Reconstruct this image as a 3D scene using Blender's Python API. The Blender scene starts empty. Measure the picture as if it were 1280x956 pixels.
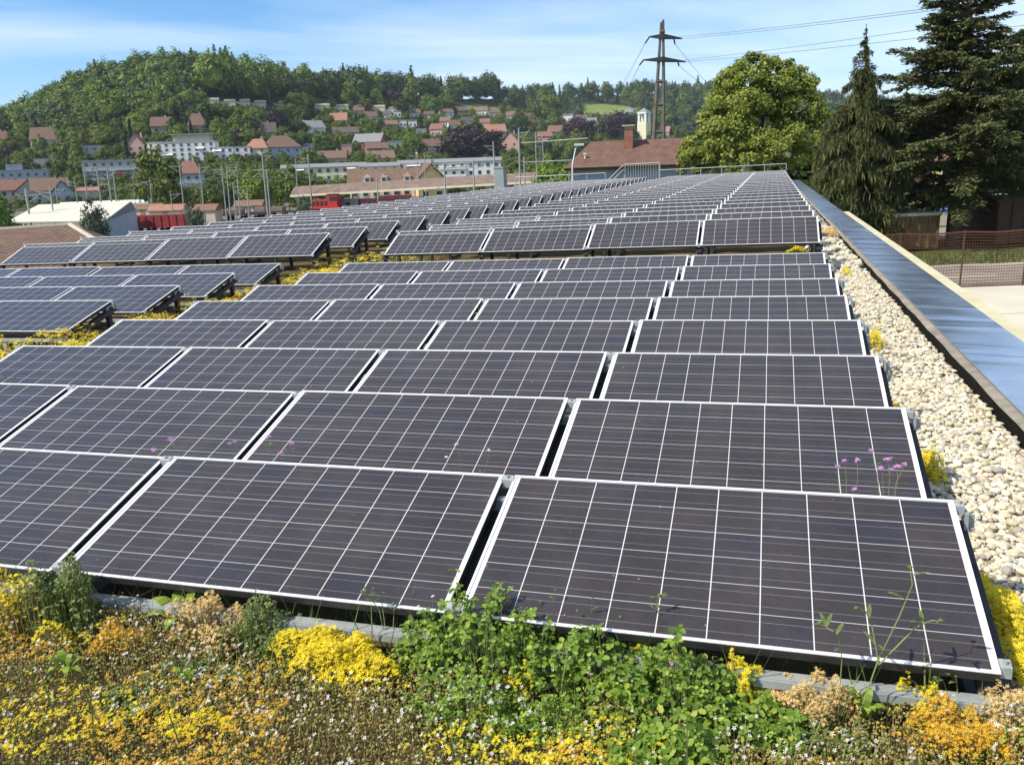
import bpy, math, random
import numpy as np
from mathutils import Matrix, Vector

rng = np.random.default_rng(7)
random.seed(7)
S = bpy.context.scene
COL = S.collection
R = math.radians

# ------------------------------------------------------------------ camera, sky, sun, exposure
F_PX = 1040.0                       # focal length in pixels of the 1280 wide photograph
PITCH, YAW, ROLL_ROOF, ROLL = 0.25073, -0.2992, 0.05383, R(2.1)
CAM_R = np.array([-0.67632, -2.37931, 1.45933])     # camera in roof coordinates
CAM_H = 8.0


def cam_axes(pitch, roll, yaw):
    f = np.array([math.sin(yaw) * math.cos(pitch), math.cos(yaw) * math.cos(pitch), -math.sin(pitch)])
    r = np.array([math.cos(yaw), -math.sin(yaw), 0.0])
    d = np.cross(f, r)
    c, s = math.cos(roll), math.sin(roll)
    return np.array([c * r + s * d, -s * r + c * d, f])      # right, down, forward


AX_R = cam_axes(PITCH, ROLL_ROOF, YAW)
AX_W = cam_axes(PITCH, ROLL, 0.0)
ROT = AX_W.T @ AX_R
CAM_W = np.array([0.0, 0.0, CAM_H])
RT = Matrix.Identity(4)
for i in range(3):
    for j in range(3):
        RT[i][j] = ROT[i, j]
_t = CAM_W - ROT @ CAM_R
RT.translation = Vector(_t)

cam = bpy.data.cameras.new('camera')
cam_o = bpy.data.objects.new('camera', cam)
COL.objects.link(cam_o)
m = Matrix.Identity(4)
for i in range(3):
    m[i][0], m[i][1], m[i][2] = AX_W[0][i], -AX_W[1][i], -AX_W[2][i]
m.translation = Vector(CAM_W)
cam_o.matrix_world = m
cam.sensor_width = 36.0
cam.lens = 36.0 * F_PX / 1280.0
cam.clip_start = 0.05
cam.clip_end = 30000
S.camera = cam_o

SUN_AZ, SUN_EL = 112.0, 47.0        # degrees to the left of the view, height
world = bpy.data.worlds.new('World')
S.world = world
world.use_nodes = True
wn, wl = world.node_tree.nodes, world.node_tree.links
sky = wn.new('ShaderNodeTexSky')
sky.sky_type = 'NISHITA'
sky.sun_disc = False
sky.sun_elevation = R(SUN_EL)
sky.sun_rotation = R(-SUN_AZ)
sky.altitude = 400
sky.air_density = 1.0
sky.dust_density = 0.7
sky.ozone_density = 4.5
bg = wn['Background']
bg.inputs['Strength'].default_value = 0.13
# thin cirrus veils: noise over the sky directions projected on a high layer
tc = wn.new('ShaderNodeTexCoord')
sep = wn.new('ShaderNodeSeparateXYZ')
wl.new(tc.outputs['Generated'], sep.inputs[0])


def wmath(op, a, b=None, c=None):
    n = wn.new('ShaderNodeMath')
    n.operation = op
    for k, v in enumerate((a, b, c)):
        if v is None:
            continue
        if isinstance(v, (int, float)):
            n.inputs[k].default_value = v
        else:
            wl.new(v, n.inputs[k])
    return n.outputs[0]


zz = wmath('MAXIMUM', wmath('ADD', sep.outputs[2], 0.06), 0.02)
u = wmath('DIVIDE', sep.outputs[0], zz)
v = wmath('DIVIDE', sep.outputs[1], zz)
comb = wn.new('ShaderNodeCombineXYZ')
wl.new(wmath('ADD', wmath('MULTIPLY_ADD', u, 0.36, 2.9), wmath('MULTIPLY', v, 0.16)), comb.inputs[0])
wl.new(wmath('ADD', wmath('MULTIPLY_ADD', v, 0.55, 9.4), wmath('MULTIPLY', u, -0.30)), comb.inputs[1])
cn = wn.new('ShaderNodeTexNoise')
cn.inputs['Scale'].default_value = 0.55
cn.inputs['Detail'].default_value = 7
cn.inputs['Roughness'].default_value = 0.56
cn.inputs['Distortion'].default_value = 0.6
wl.new(comb.outputs[0], cn.inputs['Vector'])
cr = wn.new('ShaderNodeValToRGB')
cr.color_ramp.elements[0].position = 0.36
cr.color_ramp.elements[0].color = (0, 0, 0, 1)
cr.color_ramp.elements[1].position = 0.78
cr.color_ramp.elements[1].color = (1, 1, 1, 1)
wl.new(cn.outputs['Fac'], cr.inputs[0])
mixc = wn.new('ShaderNodeMixRGB')
mixc.inputs[2].default_value = (7.8, 8.3, 8.9, 1)
wl.new(wmath('MULTIPLY', cr.outputs[0], 0.88), mixc.inputs[0])
hs = wn.new('ShaderNodeHueSaturation')
hs.inputs['Saturation'].default_value = 1.28
hs.inputs['Value'].default_value = 1.12
wl.new(sky.outputs[0], hs.inputs['Color'])
wl.new(hs.outputs[0], mixc.inputs[1])
wl.new(mixc.outputs[0], bg.inputs['Color'])

sun = bpy.data.lights.new('sun', 'SUN')
sun.energy = 4.6
sun.angle = R(0.5)
sun.color = (1.0, 0.94, 0.81)
sun_o = bpy.data.objects.new('sun', sun)
COL.objects.link(sun_o)
SV = Vector((-math.sin(R(SUN_AZ)) * math.cos(R(SUN_EL)), math.cos(R(SUN_AZ)) * math.cos(R(SUN_EL)), math.sin(R(SUN_EL))))
sun_o.rotation_euler = SV.to_track_quat('Z', 'Y').to_euler()
sun_o.location = (-60, -20, 90)
S.view_settings.view_transform = 'Standard'
S.view_settings.look = 'None'
S.view_settings.gamma = 1
S.view_settings.exposure = 0.3
S.render.engine = 'CYCLES'
S.cycles.max_bounces = 6
S.cycles.diffuse_bounces = 3
S.cycles.transmission_bounces = 3
S.cycles.transparent_max_bounces = 6
S.cycles.caustics_reflective = False
S.cycles.caustics_refractive = False


# ------------------------------------------------------------------ picking points
def ray(px, py):
    d = AX_W.T @ np.array([(px - 640) / F_PX, (py - 478) / F_PX, 1.0])
    return d


def at(px, py, D):
    """world point on the ray through a pixel of the photograph at forward distance D"""
    d = ray(px, py)
    return CAM_W + d * (D / d[1])


def roof_at(px, py, z):
    d = AX_R.T @ np.array([(px - 640) / F_PX, (py - 478) / F_PX, 1.0])
    t = (z - CAM_R[2]) / d[2]
    return CAM_R + d * t


def rw(x, y, z):
    return RT @ Vector((x, y, z))


# ------------------------------------------------------------------ mesh helpers
class MB:
    """collects polygons, then links them as ONE mesh object"""

    def __init__(self):
        self.v, self.f, self.m, self.n = [], {}, {}, 0

    def add(self, verts, faces, mat=0):
        verts = np.asarray(verts, dtype=np.float64).reshape(-1, 3)
        faces = np.asarray(faces, dtype=np.int64)
        k = faces.shape[1]
        self.f.setdefault(k, []).append(faces + self.n)
        self.m.setdefault(k, []).append(np.full(len(faces), mat, dtype=np.int32))
        self.v.append(verts)
        self.n += len(verts)
        return self

    def box(self, x0, x1, y0, y1, z0, z1, mat=0):
        v = [(x0, y0, z0), (x1, y0, z0), (x1, y1, z0), (x0, y1, z0), (x0, y0, z1), (x1, y0, z1), (x1, y1, z1), (x0, y1, z1)]
        f = [(0, 3, 2, 1), (4, 5, 6, 7), (0, 1, 5, 4), (1, 2, 6, 5), (2, 3, 7, 6), (3, 0, 4, 7)]
        return self.add(v, f, mat)

    def poly(self, pts, mat=0):
        return self.add(pts, [list(range(len(pts)))], mat)

    def prism(self, low, high, mat=0):
        """two rings of n points joined by sides and capped"""
        n = len(low)
        self.add(list(low) + list(high), [(i, (i + 1) % n, n + (i + 1) % n, n + i) for i in range(n)], mat)
        self.poly(list(low)[::-1], mat)
        self.poly(list(high), mat)
        return self

    def tube(self, pts, r, n=6, mat=0, r2=None):
        pts = [np.asarray(p, dtype=float) for p in pts]
        rings = []
        for i, p in enumerate(pts):
            a = pts[max(i - 1, 0)]
            b = pts[min(i + 1, len(pts) - 1)]
            d = b - a
            d = d / (np.linalg.norm(d) + 1e-12)
            ref = np.array([0, 0, 1.0]) if abs(d[2]) < 0.9 else np.array([1.0, 0, 0])
            s = np.cross(d, ref)
            s /= np.linalg.norm(s)
            t = np.cross(s, d)
            rr = r if r2 is None else r + (r2 - r) * i / max(len(pts) - 1, 1)
            rings.append([p + rr * (math.cos(2 * math.pi * k / n) * s + math.sin(2 * math.pi * k / n) * t) for k in range(n)])
        v = np.array(rings).reshape(-1, 3)
        f = []
        for i in range(len(pts) - 1):
            for k in range(n):
                f.append((i * n + k, i * n + (k + 1) % n, (i + 1) * n + (k + 1) % n, (i + 1) * n + k))
        self.add(v, f, mat)
        self.add(rings[0], [list(range(n))[::-1]], mat)
        self.add(rings[-1], [list(range(n))], mat)
        return self

    def mesh(self, name, mats, smooth=False):
        me = bpy.data.meshes.new(name)
        V = np.concatenate(self.v) if self.v else np.zeros((0, 3))
        me.vertices.add(len(V))
        me.vertices.foreach_set('co', V.astype(np.float32).ravel())
        loops, starts, mi, off = [], [], [], 0
        for k in sorted(self.f):
            F = np.concatenate(self.f[k])
            loops.append(F.ravel())
            starts.append(off + np.arange(len(F)) * k)
            mi.append(np.concatenate(self.m[k]))
            off += F.size
        L = np.concatenate(loops)
        P = np.concatenate(starts)
        me.loops.add(len(L))
        me.loops.foreach_set('vertex_index', L.astype(np.int32))
        me.polygons.add(len(P))
        me.polygons.foreach_set('loop_start', P.astype(np.int32))
        me.polygons.foreach_set('material_index', np.concatenate(mi))
        me.polygons.foreach_set('use_smooth', np.full(len(P), smooth, dtype=bool))
        for mm in (mats if isinstance(mats, (list, tuple)) else [mats]):
            me.materials.append(mm)
        me.update(calc_edges=True)
        me.validate()
        return me


def obj(name, data, parent=None, mat4=None):
    o = bpy.data.objects.new(name, data)
    COL.objects.link(o)
    if parent is not None:
        o.parent = parent
    if mat4 is not None:
        o.matrix_local = mat4
    return o


def tag(o, label=None, cat=None, group=None, kind=None):
    if label:
        o['label'] = label
    if cat:
        o['category'] = cat
    if group:
        o['group'] = group
    if kind:
        o['kind'] = kind
    return o


def thing(name, label, cat, mat4=None, group=None):
    return tag(obj(name, None, None, mat4 or Matrix.Identity(4)), label, cat, group)


def structure(name, mb, mats, mat4=None):
    return tag(obj(name, mb.mesh(name, mats), None, mat4), kind='structure')


def T(x, y, z):
    return Matrix.Translation((x, y, z))


ORD = ['first', 'second', 'third', 'fourth', 'fifth', 'sixth', 'seventh', 'eighth', 'ninth', 'tenth', 'eleventh', 'twelfth',
       'thirteenth', 'fourteenth', 'fifteenth', 'sixteenth', 'seventeenth', 'eighteenth', 'nineteenth', 'twentieth',
       'twenty-first', 'twenty-second', 'twenty-third', 'twenty-fourth', 'twenty-fifth', 'twenty-sixth', 'twenty-seventh',
       'twenty-eighth', 'twenty-ninth', 'thirtieth']


# ------------------------------------------------------------------ materials
class NT:
    def __init__(self, name):
        self.mat = bpy.data.materials.new(name)
        self.mat.use_nodes = True
        self.n = self.mat.node_tree.nodes
        self.l = self.mat.node_tree.links
        self.b = self.n['Principled BSDF']

    def node(self, t, **kw):
        nd = self.n.new(t)
        for k, v in kw.items():
            setattr(nd, k, v)
        return nd

    def link(self, a, b):
        self.l.new(a, b)

    def math(self, op, a, b=None, c=None):
        nd = self.n.new('ShaderNodeMath')
        nd.operation = op
        for k, v in enumerate((a, b, c)):
            if v is None:
                continue
            if isinstance(v, (int, float)):
                nd.inputs[k].default_value = v
            else:
                self.l.new(v, nd.inputs[k])
        return nd.outputs[0]

    def noise(self, scale, detail=4, rough=0.55, vec=None, dist=0.0):
        nd = self.n.new('ShaderNodeTexNoise')
        nd.inputs['Scale'].default_value = scale
        nd.inputs['Detail'].default_value = detail
        nd.inputs['Roughness'].default_value = rough
        nd.inputs['Distortion'].default_value = dist
        if vec is not None:
            self.l.new(vec, nd.inputs['Vector'])
        return nd.outputs['Fac']

    def coords(self, kind='Object', scale=None):
        tcn = self.n.new('ShaderNodeTexCoord')
        if scale is None:
            return tcn.outputs[kind]
        mp = self.n.new('ShaderNodeMapping')
        mp.inputs['Scale'].default_value = scale
        self.l.new(tcn.outputs[kind], mp.inputs[0])
        return mp.outputs[0]

    def ramp(self, fac, stops, interp='LINEAR'):
        nd = self.n.new('ShaderNodeValToRGB')
        nd.color_ramp.interpolation = interp
        e = nd.color_ramp.elements
        while len(e) < len(stops):
            e.new(0.5)
        for k, (p, c) in enumerate(stops):
            e[k].position = p
            e[k].color = (c[0], c[1], c[2], 1)
        self.l.new(fac, nd.inputs[0])
        return nd.outputs[0]

    def mix(self, fac, a, b, blend='MIX'):
        nd = self.n.new('ShaderNodeMixRGB')
        nd.blend_type = blend
        for k, v in enumerate((fac, a, b)):
            if isinstance(v, (int, float)):
                nd.inputs[k].default_value = v
            elif isinstance(v, tuple):
                nd.inputs[k].default_value = (v[0], v[1], v[2], 1)
            else:
                self.l.new(v, nd.inputs[k])
        return nd.outputs[0]

    def bump(self, h, strength=0.3, dist=0.02):
        nd = self.n.new('ShaderNodeBump')
        nd.inputs['Strength'].default_value = strength
        nd.inputs['Distance'].default_value = dist
        self.l.new(h, nd.inputs['Height'])
        self.l.new(nd.outputs[0], self.b.inputs['Normal'])

    def set(self, color=None, rough=0.6, metal=0.0, spec=0.5):
        if color is not None:
            if isinstance(color, tuple):
                self.b.inputs['Base Color'].default_value = (*color, 1)
            else:
                self.l.new(color, self.b.inputs['Base Color'])
        if isinstance(rough, (int, float)):
            self.b.inputs['Roughness'].default_value = rough
        else:
            self.l.new(rough, self.b.inputs['Roughness'])
        self.b.inputs['Metallic'].default_value = metal
        self.b.inputs['Specular IOR Level'].default_value = spec
        return self.mat


def mottled(name, c1, c2, scale=3.0, rough=0.8, metal=0.0, detail=5, spec=0.3, bump=0.0, coord='Object'):
    t = NT(name)
    f = t.noise(scale, detail, 0.6, t.coords(coord))
    if bump:
        t.bump(t.noise(scale * 6, 3, 0.6, t.coords(coord)), bump, 0.02)
    return t.set(t.ramp(f, [(0.3, c1), (0.7, c2)]), rough, metal, spec)


def island(name, stops, rough=0.6, translucent=0.0, tcol=None, spec=0.3, tint=None):
    """small pieces (leaves, petals, pebbles): hue differs from piece to piece"""
    t = NT(name)
    g = t.node('ShaderNodeNewGeometry')
    c = t.ramp(g.outputs['Random Per Island'], stops)
    if tint is not None:
        oi = t.node('ShaderNodeObjectInfo')
        hs = t.node('ShaderNodeHueSaturation')
        t.link(t.math('MULTIPLY_ADD', oi.outputs['Random'], tint[0], 0.5 - tint[0] * 0.5), hs.inputs['Hue'])
        t.link(t.math('MULTIPLY_ADD', oi.outputs['Random'], tint[1], 1.0 - tint[1] * 0.5), hs.inputs['Value'])
        t.link(c, hs.inputs['Color'])
        c = hs.outputs[0]
    mat = t.set(c, rough, 0, spec)
    if translucent > 0:
        tr = t.node('ShaderNodeBsdfTranslucent')
        if tcol:
            t.link(t.mix(0.5, c, tcol), tr.inputs['Color'])
        else:
            t.link(c, tr.inputs['Color'])
        mx = t.node('ShaderNodeMixShader')
        mx.inputs[0].default_value = translucent
        t.link(t.b.outputs[0], mx.inputs[1])
        t.link(tr.outputs[0], mx.inputs[2])
        t.link(mx.outputs[0], t.n['Material Output'].inputs['Surface'])
    return mat


PW, PH, FRAME = 1.65, 0.99 * 0.7877, 0.010


def cell0(t, oi):
    c = t.node('ShaderNodeCombineXYZ')
    t.link(t.math('MULTIPLY', oi.outputs['Random'], 61.0), c.inputs[0])
    t.link(t.math('MULTIPLY', oi.outputs['Random'], 23.0), c.inputs[1])
    return c.outputs[0]


def solar_glass():
    """10 x 6 polycrystalline cells with bus bars on a white backing sheet, seen through glass"""
    t = NT('solar_cells')
    uvn = t.node('ShaderNodeUVMap')
    sp = t.node('ShaderNodeSeparateXYZ')
    t.link(uvn.outputs[0], sp.inputs[0])
    x, y = sp.outputs[0], sp.outputs[1]            # metres from the lower left corner of the panel
    ml, mr, mb_, mt = 0.027, 0.019, 0.014, 0.013
    cw, ch = (PW - ml - mr) / 10, (PH - mb_ - mt) / 6
    cx = t.math('DIVIDE', t.math('SUBTRACT', x, ml), cw)
    cy = t.math('DIVIDE', t.math('SUBTRACT', y, mb_), ch)

    def edge(c, w):                                  # 1 where closer than w (in cells) to a cell border
        fr = t.math('FRACT', c)
        d = t.math('MINIMUM', fr, t.math('SUBTRACT', 1.0, fr))
        return t.math('LESS_THAN', d, w)
    gx, gy = edge(cx, 0.0018 / cw), edge(cy, 0.0010 / ch)
    out = t.math('MAXIMUM', t.math('LESS_THAN', cx, 0.0), t.math('GREATER_THAN', cx, 10.0))
    out2 = t.math('MAXIMUM', t.math('LESS_THAN', cy, 0.0), t.math('GREATER_THAN', cy, 6.0))
    white = t.math('MAXIMUM', t.math('MAXIMUM', gx, gy), out)

    def bar(pos):
        fr = t.math('FRACT', cy)
        return t.math('LESS_THAN', t.math('ABSOLUTE', t.math('SUBTRACT', fr, pos)), 0.00075 / ch)
    bus = t.math('MAXIMUM', bar(0.27), bar(0.73))
    # crystal grain and the small shifts in hue from cell to cell
    cell = t.node('ShaderNodeCombineXYZ')
    oi = t.node('ShaderNodeObjectInfo')
    t.link(t.math('FLOOR', cx), cell.inputs[0])
    t.link(t.math('FLOOR', cy), cell.inputs[1])
    t.link(t.math('MULTIPLY', oi.outputs['Random'], 97.0), cell.inputs[2])
    wnz = t.node('ShaderNodeTexWhiteNoise')
    t.link(cell.outputs[0], wnz.inputs[0])
    vor = t.node('ShaderNodeTexVoronoi')
    vor.inputs['Scale'].default_value = 120
    t.link(uvn.outputs[0], vor.inputs['Vector'])
    grain = t.node('ShaderNodeSeparateColor')
    t.link(vor.outputs['Color'], grain.inputs[0])
    base = t.ramp(wnz.outputs['Value'], [(0.0, (0.024, 0.021, 0.024)), (0.5, (0.034, 0.027, 0.027)), (1.0, (0.022, 0.022, 0.031))])
    base = t.mix(t.math('MULTIPLY', grain.outputs[0], 0.35), base, (0.046, 0.041, 0.045))
    off = t.node('ShaderNodeVectorMath')
    off.operation = 'ADD'
    t.link(uvn.outputs[0], off.inputs[0])
    t.link(cell0(t, oi), off.inputs[1])
    dust = t.noise(2.6, 7, 0.68, off.outputs[0])
    spot = t.math('GREATER_THAN', t.noise(34.0, 2, 0.5, off.outputs[0]), 0.765)
    base = t.mix(t.math('MULTIPLY', t.math('POWER', dust, 2.2), 0.26), base, (0.25, 0.22, 0.20))
    base = t.mix(t.math('MULTIPLY', spot, 0.55), base, (0.45, 0.43, 0.40))
    col = t.mix(t.math('MULTIPLY', bus, 0.34), base, (0.50, 0.47, 0.46))
    col = t.mix(white, col, (0.60, 0.58, 0.56))
    # the thin margin below and above the cells is dark
    col = t.mix(out2, col, (0.30, 0.29, 0.29))
    t.set(col, t.math('MULTIPLY_ADD', dust, 0.16, 0.10), 0.0, 0.5)
    t.b.inputs['IOR'].default_value = 1.40
    return t.mat


M = {}
M['cells'] = solar_glass()
M['alu'] = mottled('aluminium', (0.78, 0.77, 0.75), (0.86, 0.85, 0.83), 9, 0.5, 0.15, spec=0.5)
M['alu_side'] = M['alu']
M['frame_shade'] = mottled('shaded_frame_side', (0.03, 0.03, 0.032), (0.055, 0.054, 0.052), 9, 0.45, 0.3)  # shade on the frame sides, put in as a dark colour
M['galv'] = mottled('galvanised_steel', (0.30, 0.32, 0.31), (0.44, 0.46, 0.44), 14, 0.6, 0.25, spec=0.5)
M['back'] = mottled('backing_sheet', (0.05, 0.05, 0.055), (0.08, 0.08, 0.085), 5, 0.7)
M['darksteel'] = mottled('dark_steel', (0.03, 0.03, 0.032), (0.06, 0.06, 0.06), 8, 0.6)


# ------------------------------------------------------------------ terrain
def sm(a, b, x):
    tt = np.clip((x - a) / (b - a), 0, 1)
    return tt * tt * (3 - 2 * tt)


SKX = np.array([-900, -200, 0, 40, 100, 170, 270, 330, 400, 470, 560, 640, 720, 800, 910, 1000, 1280, 2200.])
SKY_ = np.array([190, 172, 162, 150, 113, 100, 93, 102, 110, 116, 122, 124, 121, 117, 118, 126, 150, 170.])
DRX = np.array([-900, 300, 400, 560, 640, 800, 2200.])
DRV = np.array([640, 650, 740, 940, 1080, 1450, 1500.])
D0 = 330.0
_sk = [ray(a, b) for a, b in zip(SKX, SKY_)]
TSK = np.array([d[0] / d[1] for d in _sk])
ESK = np.array([d[2] / d[1] for d in _sk])


def ground_z(x, y):
    x = np.asarray(x, float)
    y = np.maximum(np.asarray(y, float), 0.5)
    t = x / np.maximum(y, 20)
    px = 640 + F_PX * t
    near = 3.0 * sm(2, 10, x) * (1 - sm(90, 200, y))
    Dr = np.interp(px, DRX, DRV)
    e0 = -CAM_H / D0
    er = np.interp(t, TSK, ESK)
    s = (np.clip(y, D0, None) - D0) / (Dr - D0)
    e = e0 + (er - e0) * np.minimum(s, 1)
    zr = CAM_H + er * Dr
    z = np.where(y < D0, 0.0, np.where(s <= 1, CAM_H + e * y, zr - 0.25 * (y - Dr)))
    z = np.where(s > 1, np.maximum(z, 0), z)
    bump_ = 1.2 * np.sin(x * 0.021 + 1.3) * np.cos(y * 0.017) * sm(D0, D0 + 120, y)
    return z + near + bump_


def hit(px, py, dmin=60.0):
    """where the ray through a pixel meets the ground"""
    d = ray(px, py)
    d = d / d[1]
    D = np.concatenate([np.arange(dmin, 330, 1.0), np.arange(330, 1600, 2.0)])
    P = CAM_W[None] + D[:, None] * d[None]
    g = ground_z(P[:, 0], P[:, 1])
    below = np.nonzero(P[:, 2] <= g)[0]
    k = below[0] if len(below) else len(D) - 1
    return np.array([P[k, 0], P[k, 1], g[k]]), D[k]


tt = np.concatenate([np.linspace(-1.9, -0.75, 20)[:-1], np.linspace(-0.75, 0.75, 150), np.linspace(0.75, 1.9, 20)[1:]])
DD = np.concatenate([np.linspace(3, 60, 24), np.linspace(64, 330, 40), np.linspace(340, 1500, 90), np.linspace(1560, 2600, 14)])
TG, DG = np.meshgrid(tt, DD)
XG = TG * np.maximum(DG, 20)
YG = DG
ZG = ground_z(XG, YG)
nt_, nd_ = len(tt), len(DD)
idx = np.arange(nt_ * nd_).reshape(nd_, nt_)
quads = np.stack([idx[:-1, :-1], idx[:-1, 1:], idx[1:, 1:], idx[1:, :-1]], -1).reshape(-1, 4)
t_ = NT('grass_hills')
ob = t_.coords('Object')
c_ = t_.ramp(t_.noise(0.02, 6, 0.6, ob), [(0.3, (0.030, 0.048, 0.014)), (0.55, (0.055, 0.075, 0.022)), (0.75, (0.085, 0.09, 0.035))])
c_ = t_.mix(0.35, c_, t_.ramp(t_.noise(0.5, 4, 0.6, ob), [(0.3, (0.03, 0.05, 0.015)), (0.7, (0.12, 0.13, 0.05))]))
M['hill'] = t_.set(c_, 0.9, 0, 0.1)
structure('hills', MB().add(np.stack([XG, YG, ZG], -1).reshape(-1, 3), quads), M['hill'])
structure('ground', MB().add([(-9000, -3000, -0.6), (9000, -3000, -0.6), (9000, 9000, -0.6), (-9000, 9000, -0.6)], [(0, 1, 2, 3)]), M['hill'])
M['ballast'] = mottled('railway_ballast', (0.10, 0.085, 0.065), (0.22, 0.185, 0.14), 0.12, 0.95, detail=9)
g_ = MB()
for a, b in ((-175, -120), (-120, -60), (-60, 0), (0, 45)):
    g_.add([(a, 118, 0.06), (b, 118, 0.06), (b, 285, 0.06), (a, 285, 0.06)], [(0, 1, 2, 3)])
structure('railway_ground', g_, M['ballast'])

# ------------------------------------------------------------------ the roof we stand on
GZ = -0.22                        # roof soil, in roof coordinates (panel lower edges of the front block are at z = 0)
XL, XR, YB, YE = -16.6, 0.74, -7.0, 51.6
M['soil'] = None
t_ = NT('roof_soil')
ob = t_.coords('Object')
c_ = t_.ramp(t_.noise(2.2, 6, 0.6, ob), [(0.28, (0.085, 0.055, 0.03)), (0.5, (0.14, 0.11, 0.045)), (0.72, (0.16, 0.15, 0.045))])
c_ = t_.mix(t_.math('MULTIPLY', t_.noise(28, 5, 0.7, ob), 0.7), c_, (0.16, 0.10, 0.05))
t_.bump(t_.noise(60, 5, 0.7, ob), 0.8, 0.03)
M['soil'] = t_.set(c_, 0.95, 0, 0.1)
M['membrane'] = mottled('black_membrane', (0.005, 0.005, 0.005), (0.014, 0.012, 0.010), 6, 0.9, spec=0.1)
M['lip'] = mottled('weathered_membrane', (0.20, 0.18, 0.14), (0.36, 0.32, 0.25), 7, 0.8, bump=0.3)
M['plaster'] = mottled('grey_render', (0.42, 0.40, 0.36), (0.55, 0.53, 0.48), 1.2, 0.9)

bld = thing('flat_roof_building', 'flat planted roof building carrying the solar panels, its right edge capped with metal', 'building', RT)
w_ = MB()
w_.box(XL - 0.3, 1.30, YB - 0.3, YE + 0.6, -6.8, GZ - 0.16)
obj('wall', w_.mesh('wall', M['plaster']), bld)
# the soil surface as one gently uneven sheet
nx, ny = 70, 240
xs, ys = np.linspace(XL, XR, nx), np.linspace(YB, YE, ny)
X_, Y_ = np.meshgrid(xs, ys)
Z_ = GZ + 0.012 * np.sin(X_ * 3.1 + 0.7) * np.cos(Y_ * 2.3) + 0.01 * np.sin(X_ * 7.3 + Y_ * 5.1)
ii = np.arange(nx * ny).reshape(ny, nx)
q_ = np.stack([ii[:-1, :-1], ii[:-1, 1:], ii[1:, 1:], ii[1:, :-1]], -1).reshape(-1, 4)
so = MB().add(np.stack([X_, Y_, Z_], -1).reshape(-1, 3), q_)
tag(obj('roof_ground', so.mesh('roof_ground', M['soil']), None, RT), kind='structure')
obj('roof_slab', MB().box(XL, XR, YB, YE, GZ - 0.158, GZ - 0.06).mesh('roof_slab', M['membrane']), bld)

# capped parapet along the right edge
t_ = NT('zinc_capping')
ob = t_.coords('Object')
dn = t_.node('ShaderNodeMapping')
dn.inputs['Scale'].default_value = (0.5, 2.6, 1)
t_.link(ob, dn.inputs[0])
t_.bump(t_.noise(0.8, 1.5, 0.4, dn.outputs[0], 0.4), 0.26, 0.10)
M['zinc'] = t_.set(t_.ramp(t_.noise(3, 5, 0.6, ob), [(0.3, (0.42, 0.48, 0.58)), (0.7, (0.58, 0.63, 0.70))]), t_.math('MULTIPLY_ADD', t_.noise(2.0, 5, 0.6, ob), 0.25, 0.10), 0.88, 0.5)
M['cream'] = mottled('cream_concrete', (0.50, 0.44, 0.27), (0.62, 0.56, 0.37), 2.5, 0.85, detail=7)
par = thing('parapet', 'low roof edge wall with blue grey metal capping beside the gravel strip', 'parapet', RT)
obj('upstand', MB().box(0.745, 0.80, YB, YE + 0.3, GZ - 0.05, GZ + 0.115).mesh('upstand', M['membrane']), par)
lp = MB()
yy = np.arange(YB, YE + 0.35, 0.35)
for a, b in zip(yy[:-1], yy[1:]):
    k0, k1 = 0.006 * math.sin(a * 5.3), 0.006 * math.sin(b * 5.3)
    lp.prism([(0.735 + k0, a, GZ + 0.117), (0.85, a, GZ + 0.117), (0.85, b, GZ + 0.117), (0.735 + k1, b, GZ + 0.117)],
             [(0.742 + k0, a, GZ + 0.131), (0.85, a, GZ + 0.146), (0.85, b, GZ + 0.146), (0.742 + k1, b, GZ + 0.131)])
obj('membrane_lip', lp.mesh('membrane_lip', M['lip']), par)
yj = -6.9
pieces = []
while yj < YE:
    pieces.append((yj, min(yj + 1.62, YE + 0.3)))
    yj += 1.62
for a, b in pieces:
    cp = MB().prism([(0.785, a + 0.004, GZ + 0.150), (1.335, a + 0.004, GZ + 0.120), (1.335, b - 0.004, GZ + 0.120), (0.785, b - 0.004, GZ + 0.150)],
                    [(0.785, a + 0.004, GZ + 0.158), (1.335, a + 0.004, GZ + 0.128), (1.335, b - 0.004, GZ + 0.128), (0.785, b - 0.004, GZ + 0.158)])
    cp.prism([(0.782, b - 0.008, GZ + 0.1585), (1.338, b - 0.008, GZ + 0.1285), (1.338, b + 0.008, GZ + 0.1285), (0.782, b + 0.008, GZ + 0.1585)],
             [(0.782, b - 0.008, GZ + 0.161), (1.338, b - 0.008, GZ + 0.131), (1.338, b + 0.008, GZ + 0.131), (0.782, b + 0.008, GZ + 0.161)])
    obj('capping_sheet', cp.mesh('capping_sheet', M['zinc']), par)
obj('outer_ledge', MB().box(1.342, 1.53, YB, 22.3, GZ - 0.5, GZ + 0.085).mesh('outer_ledge', M['cream']), par)

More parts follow.
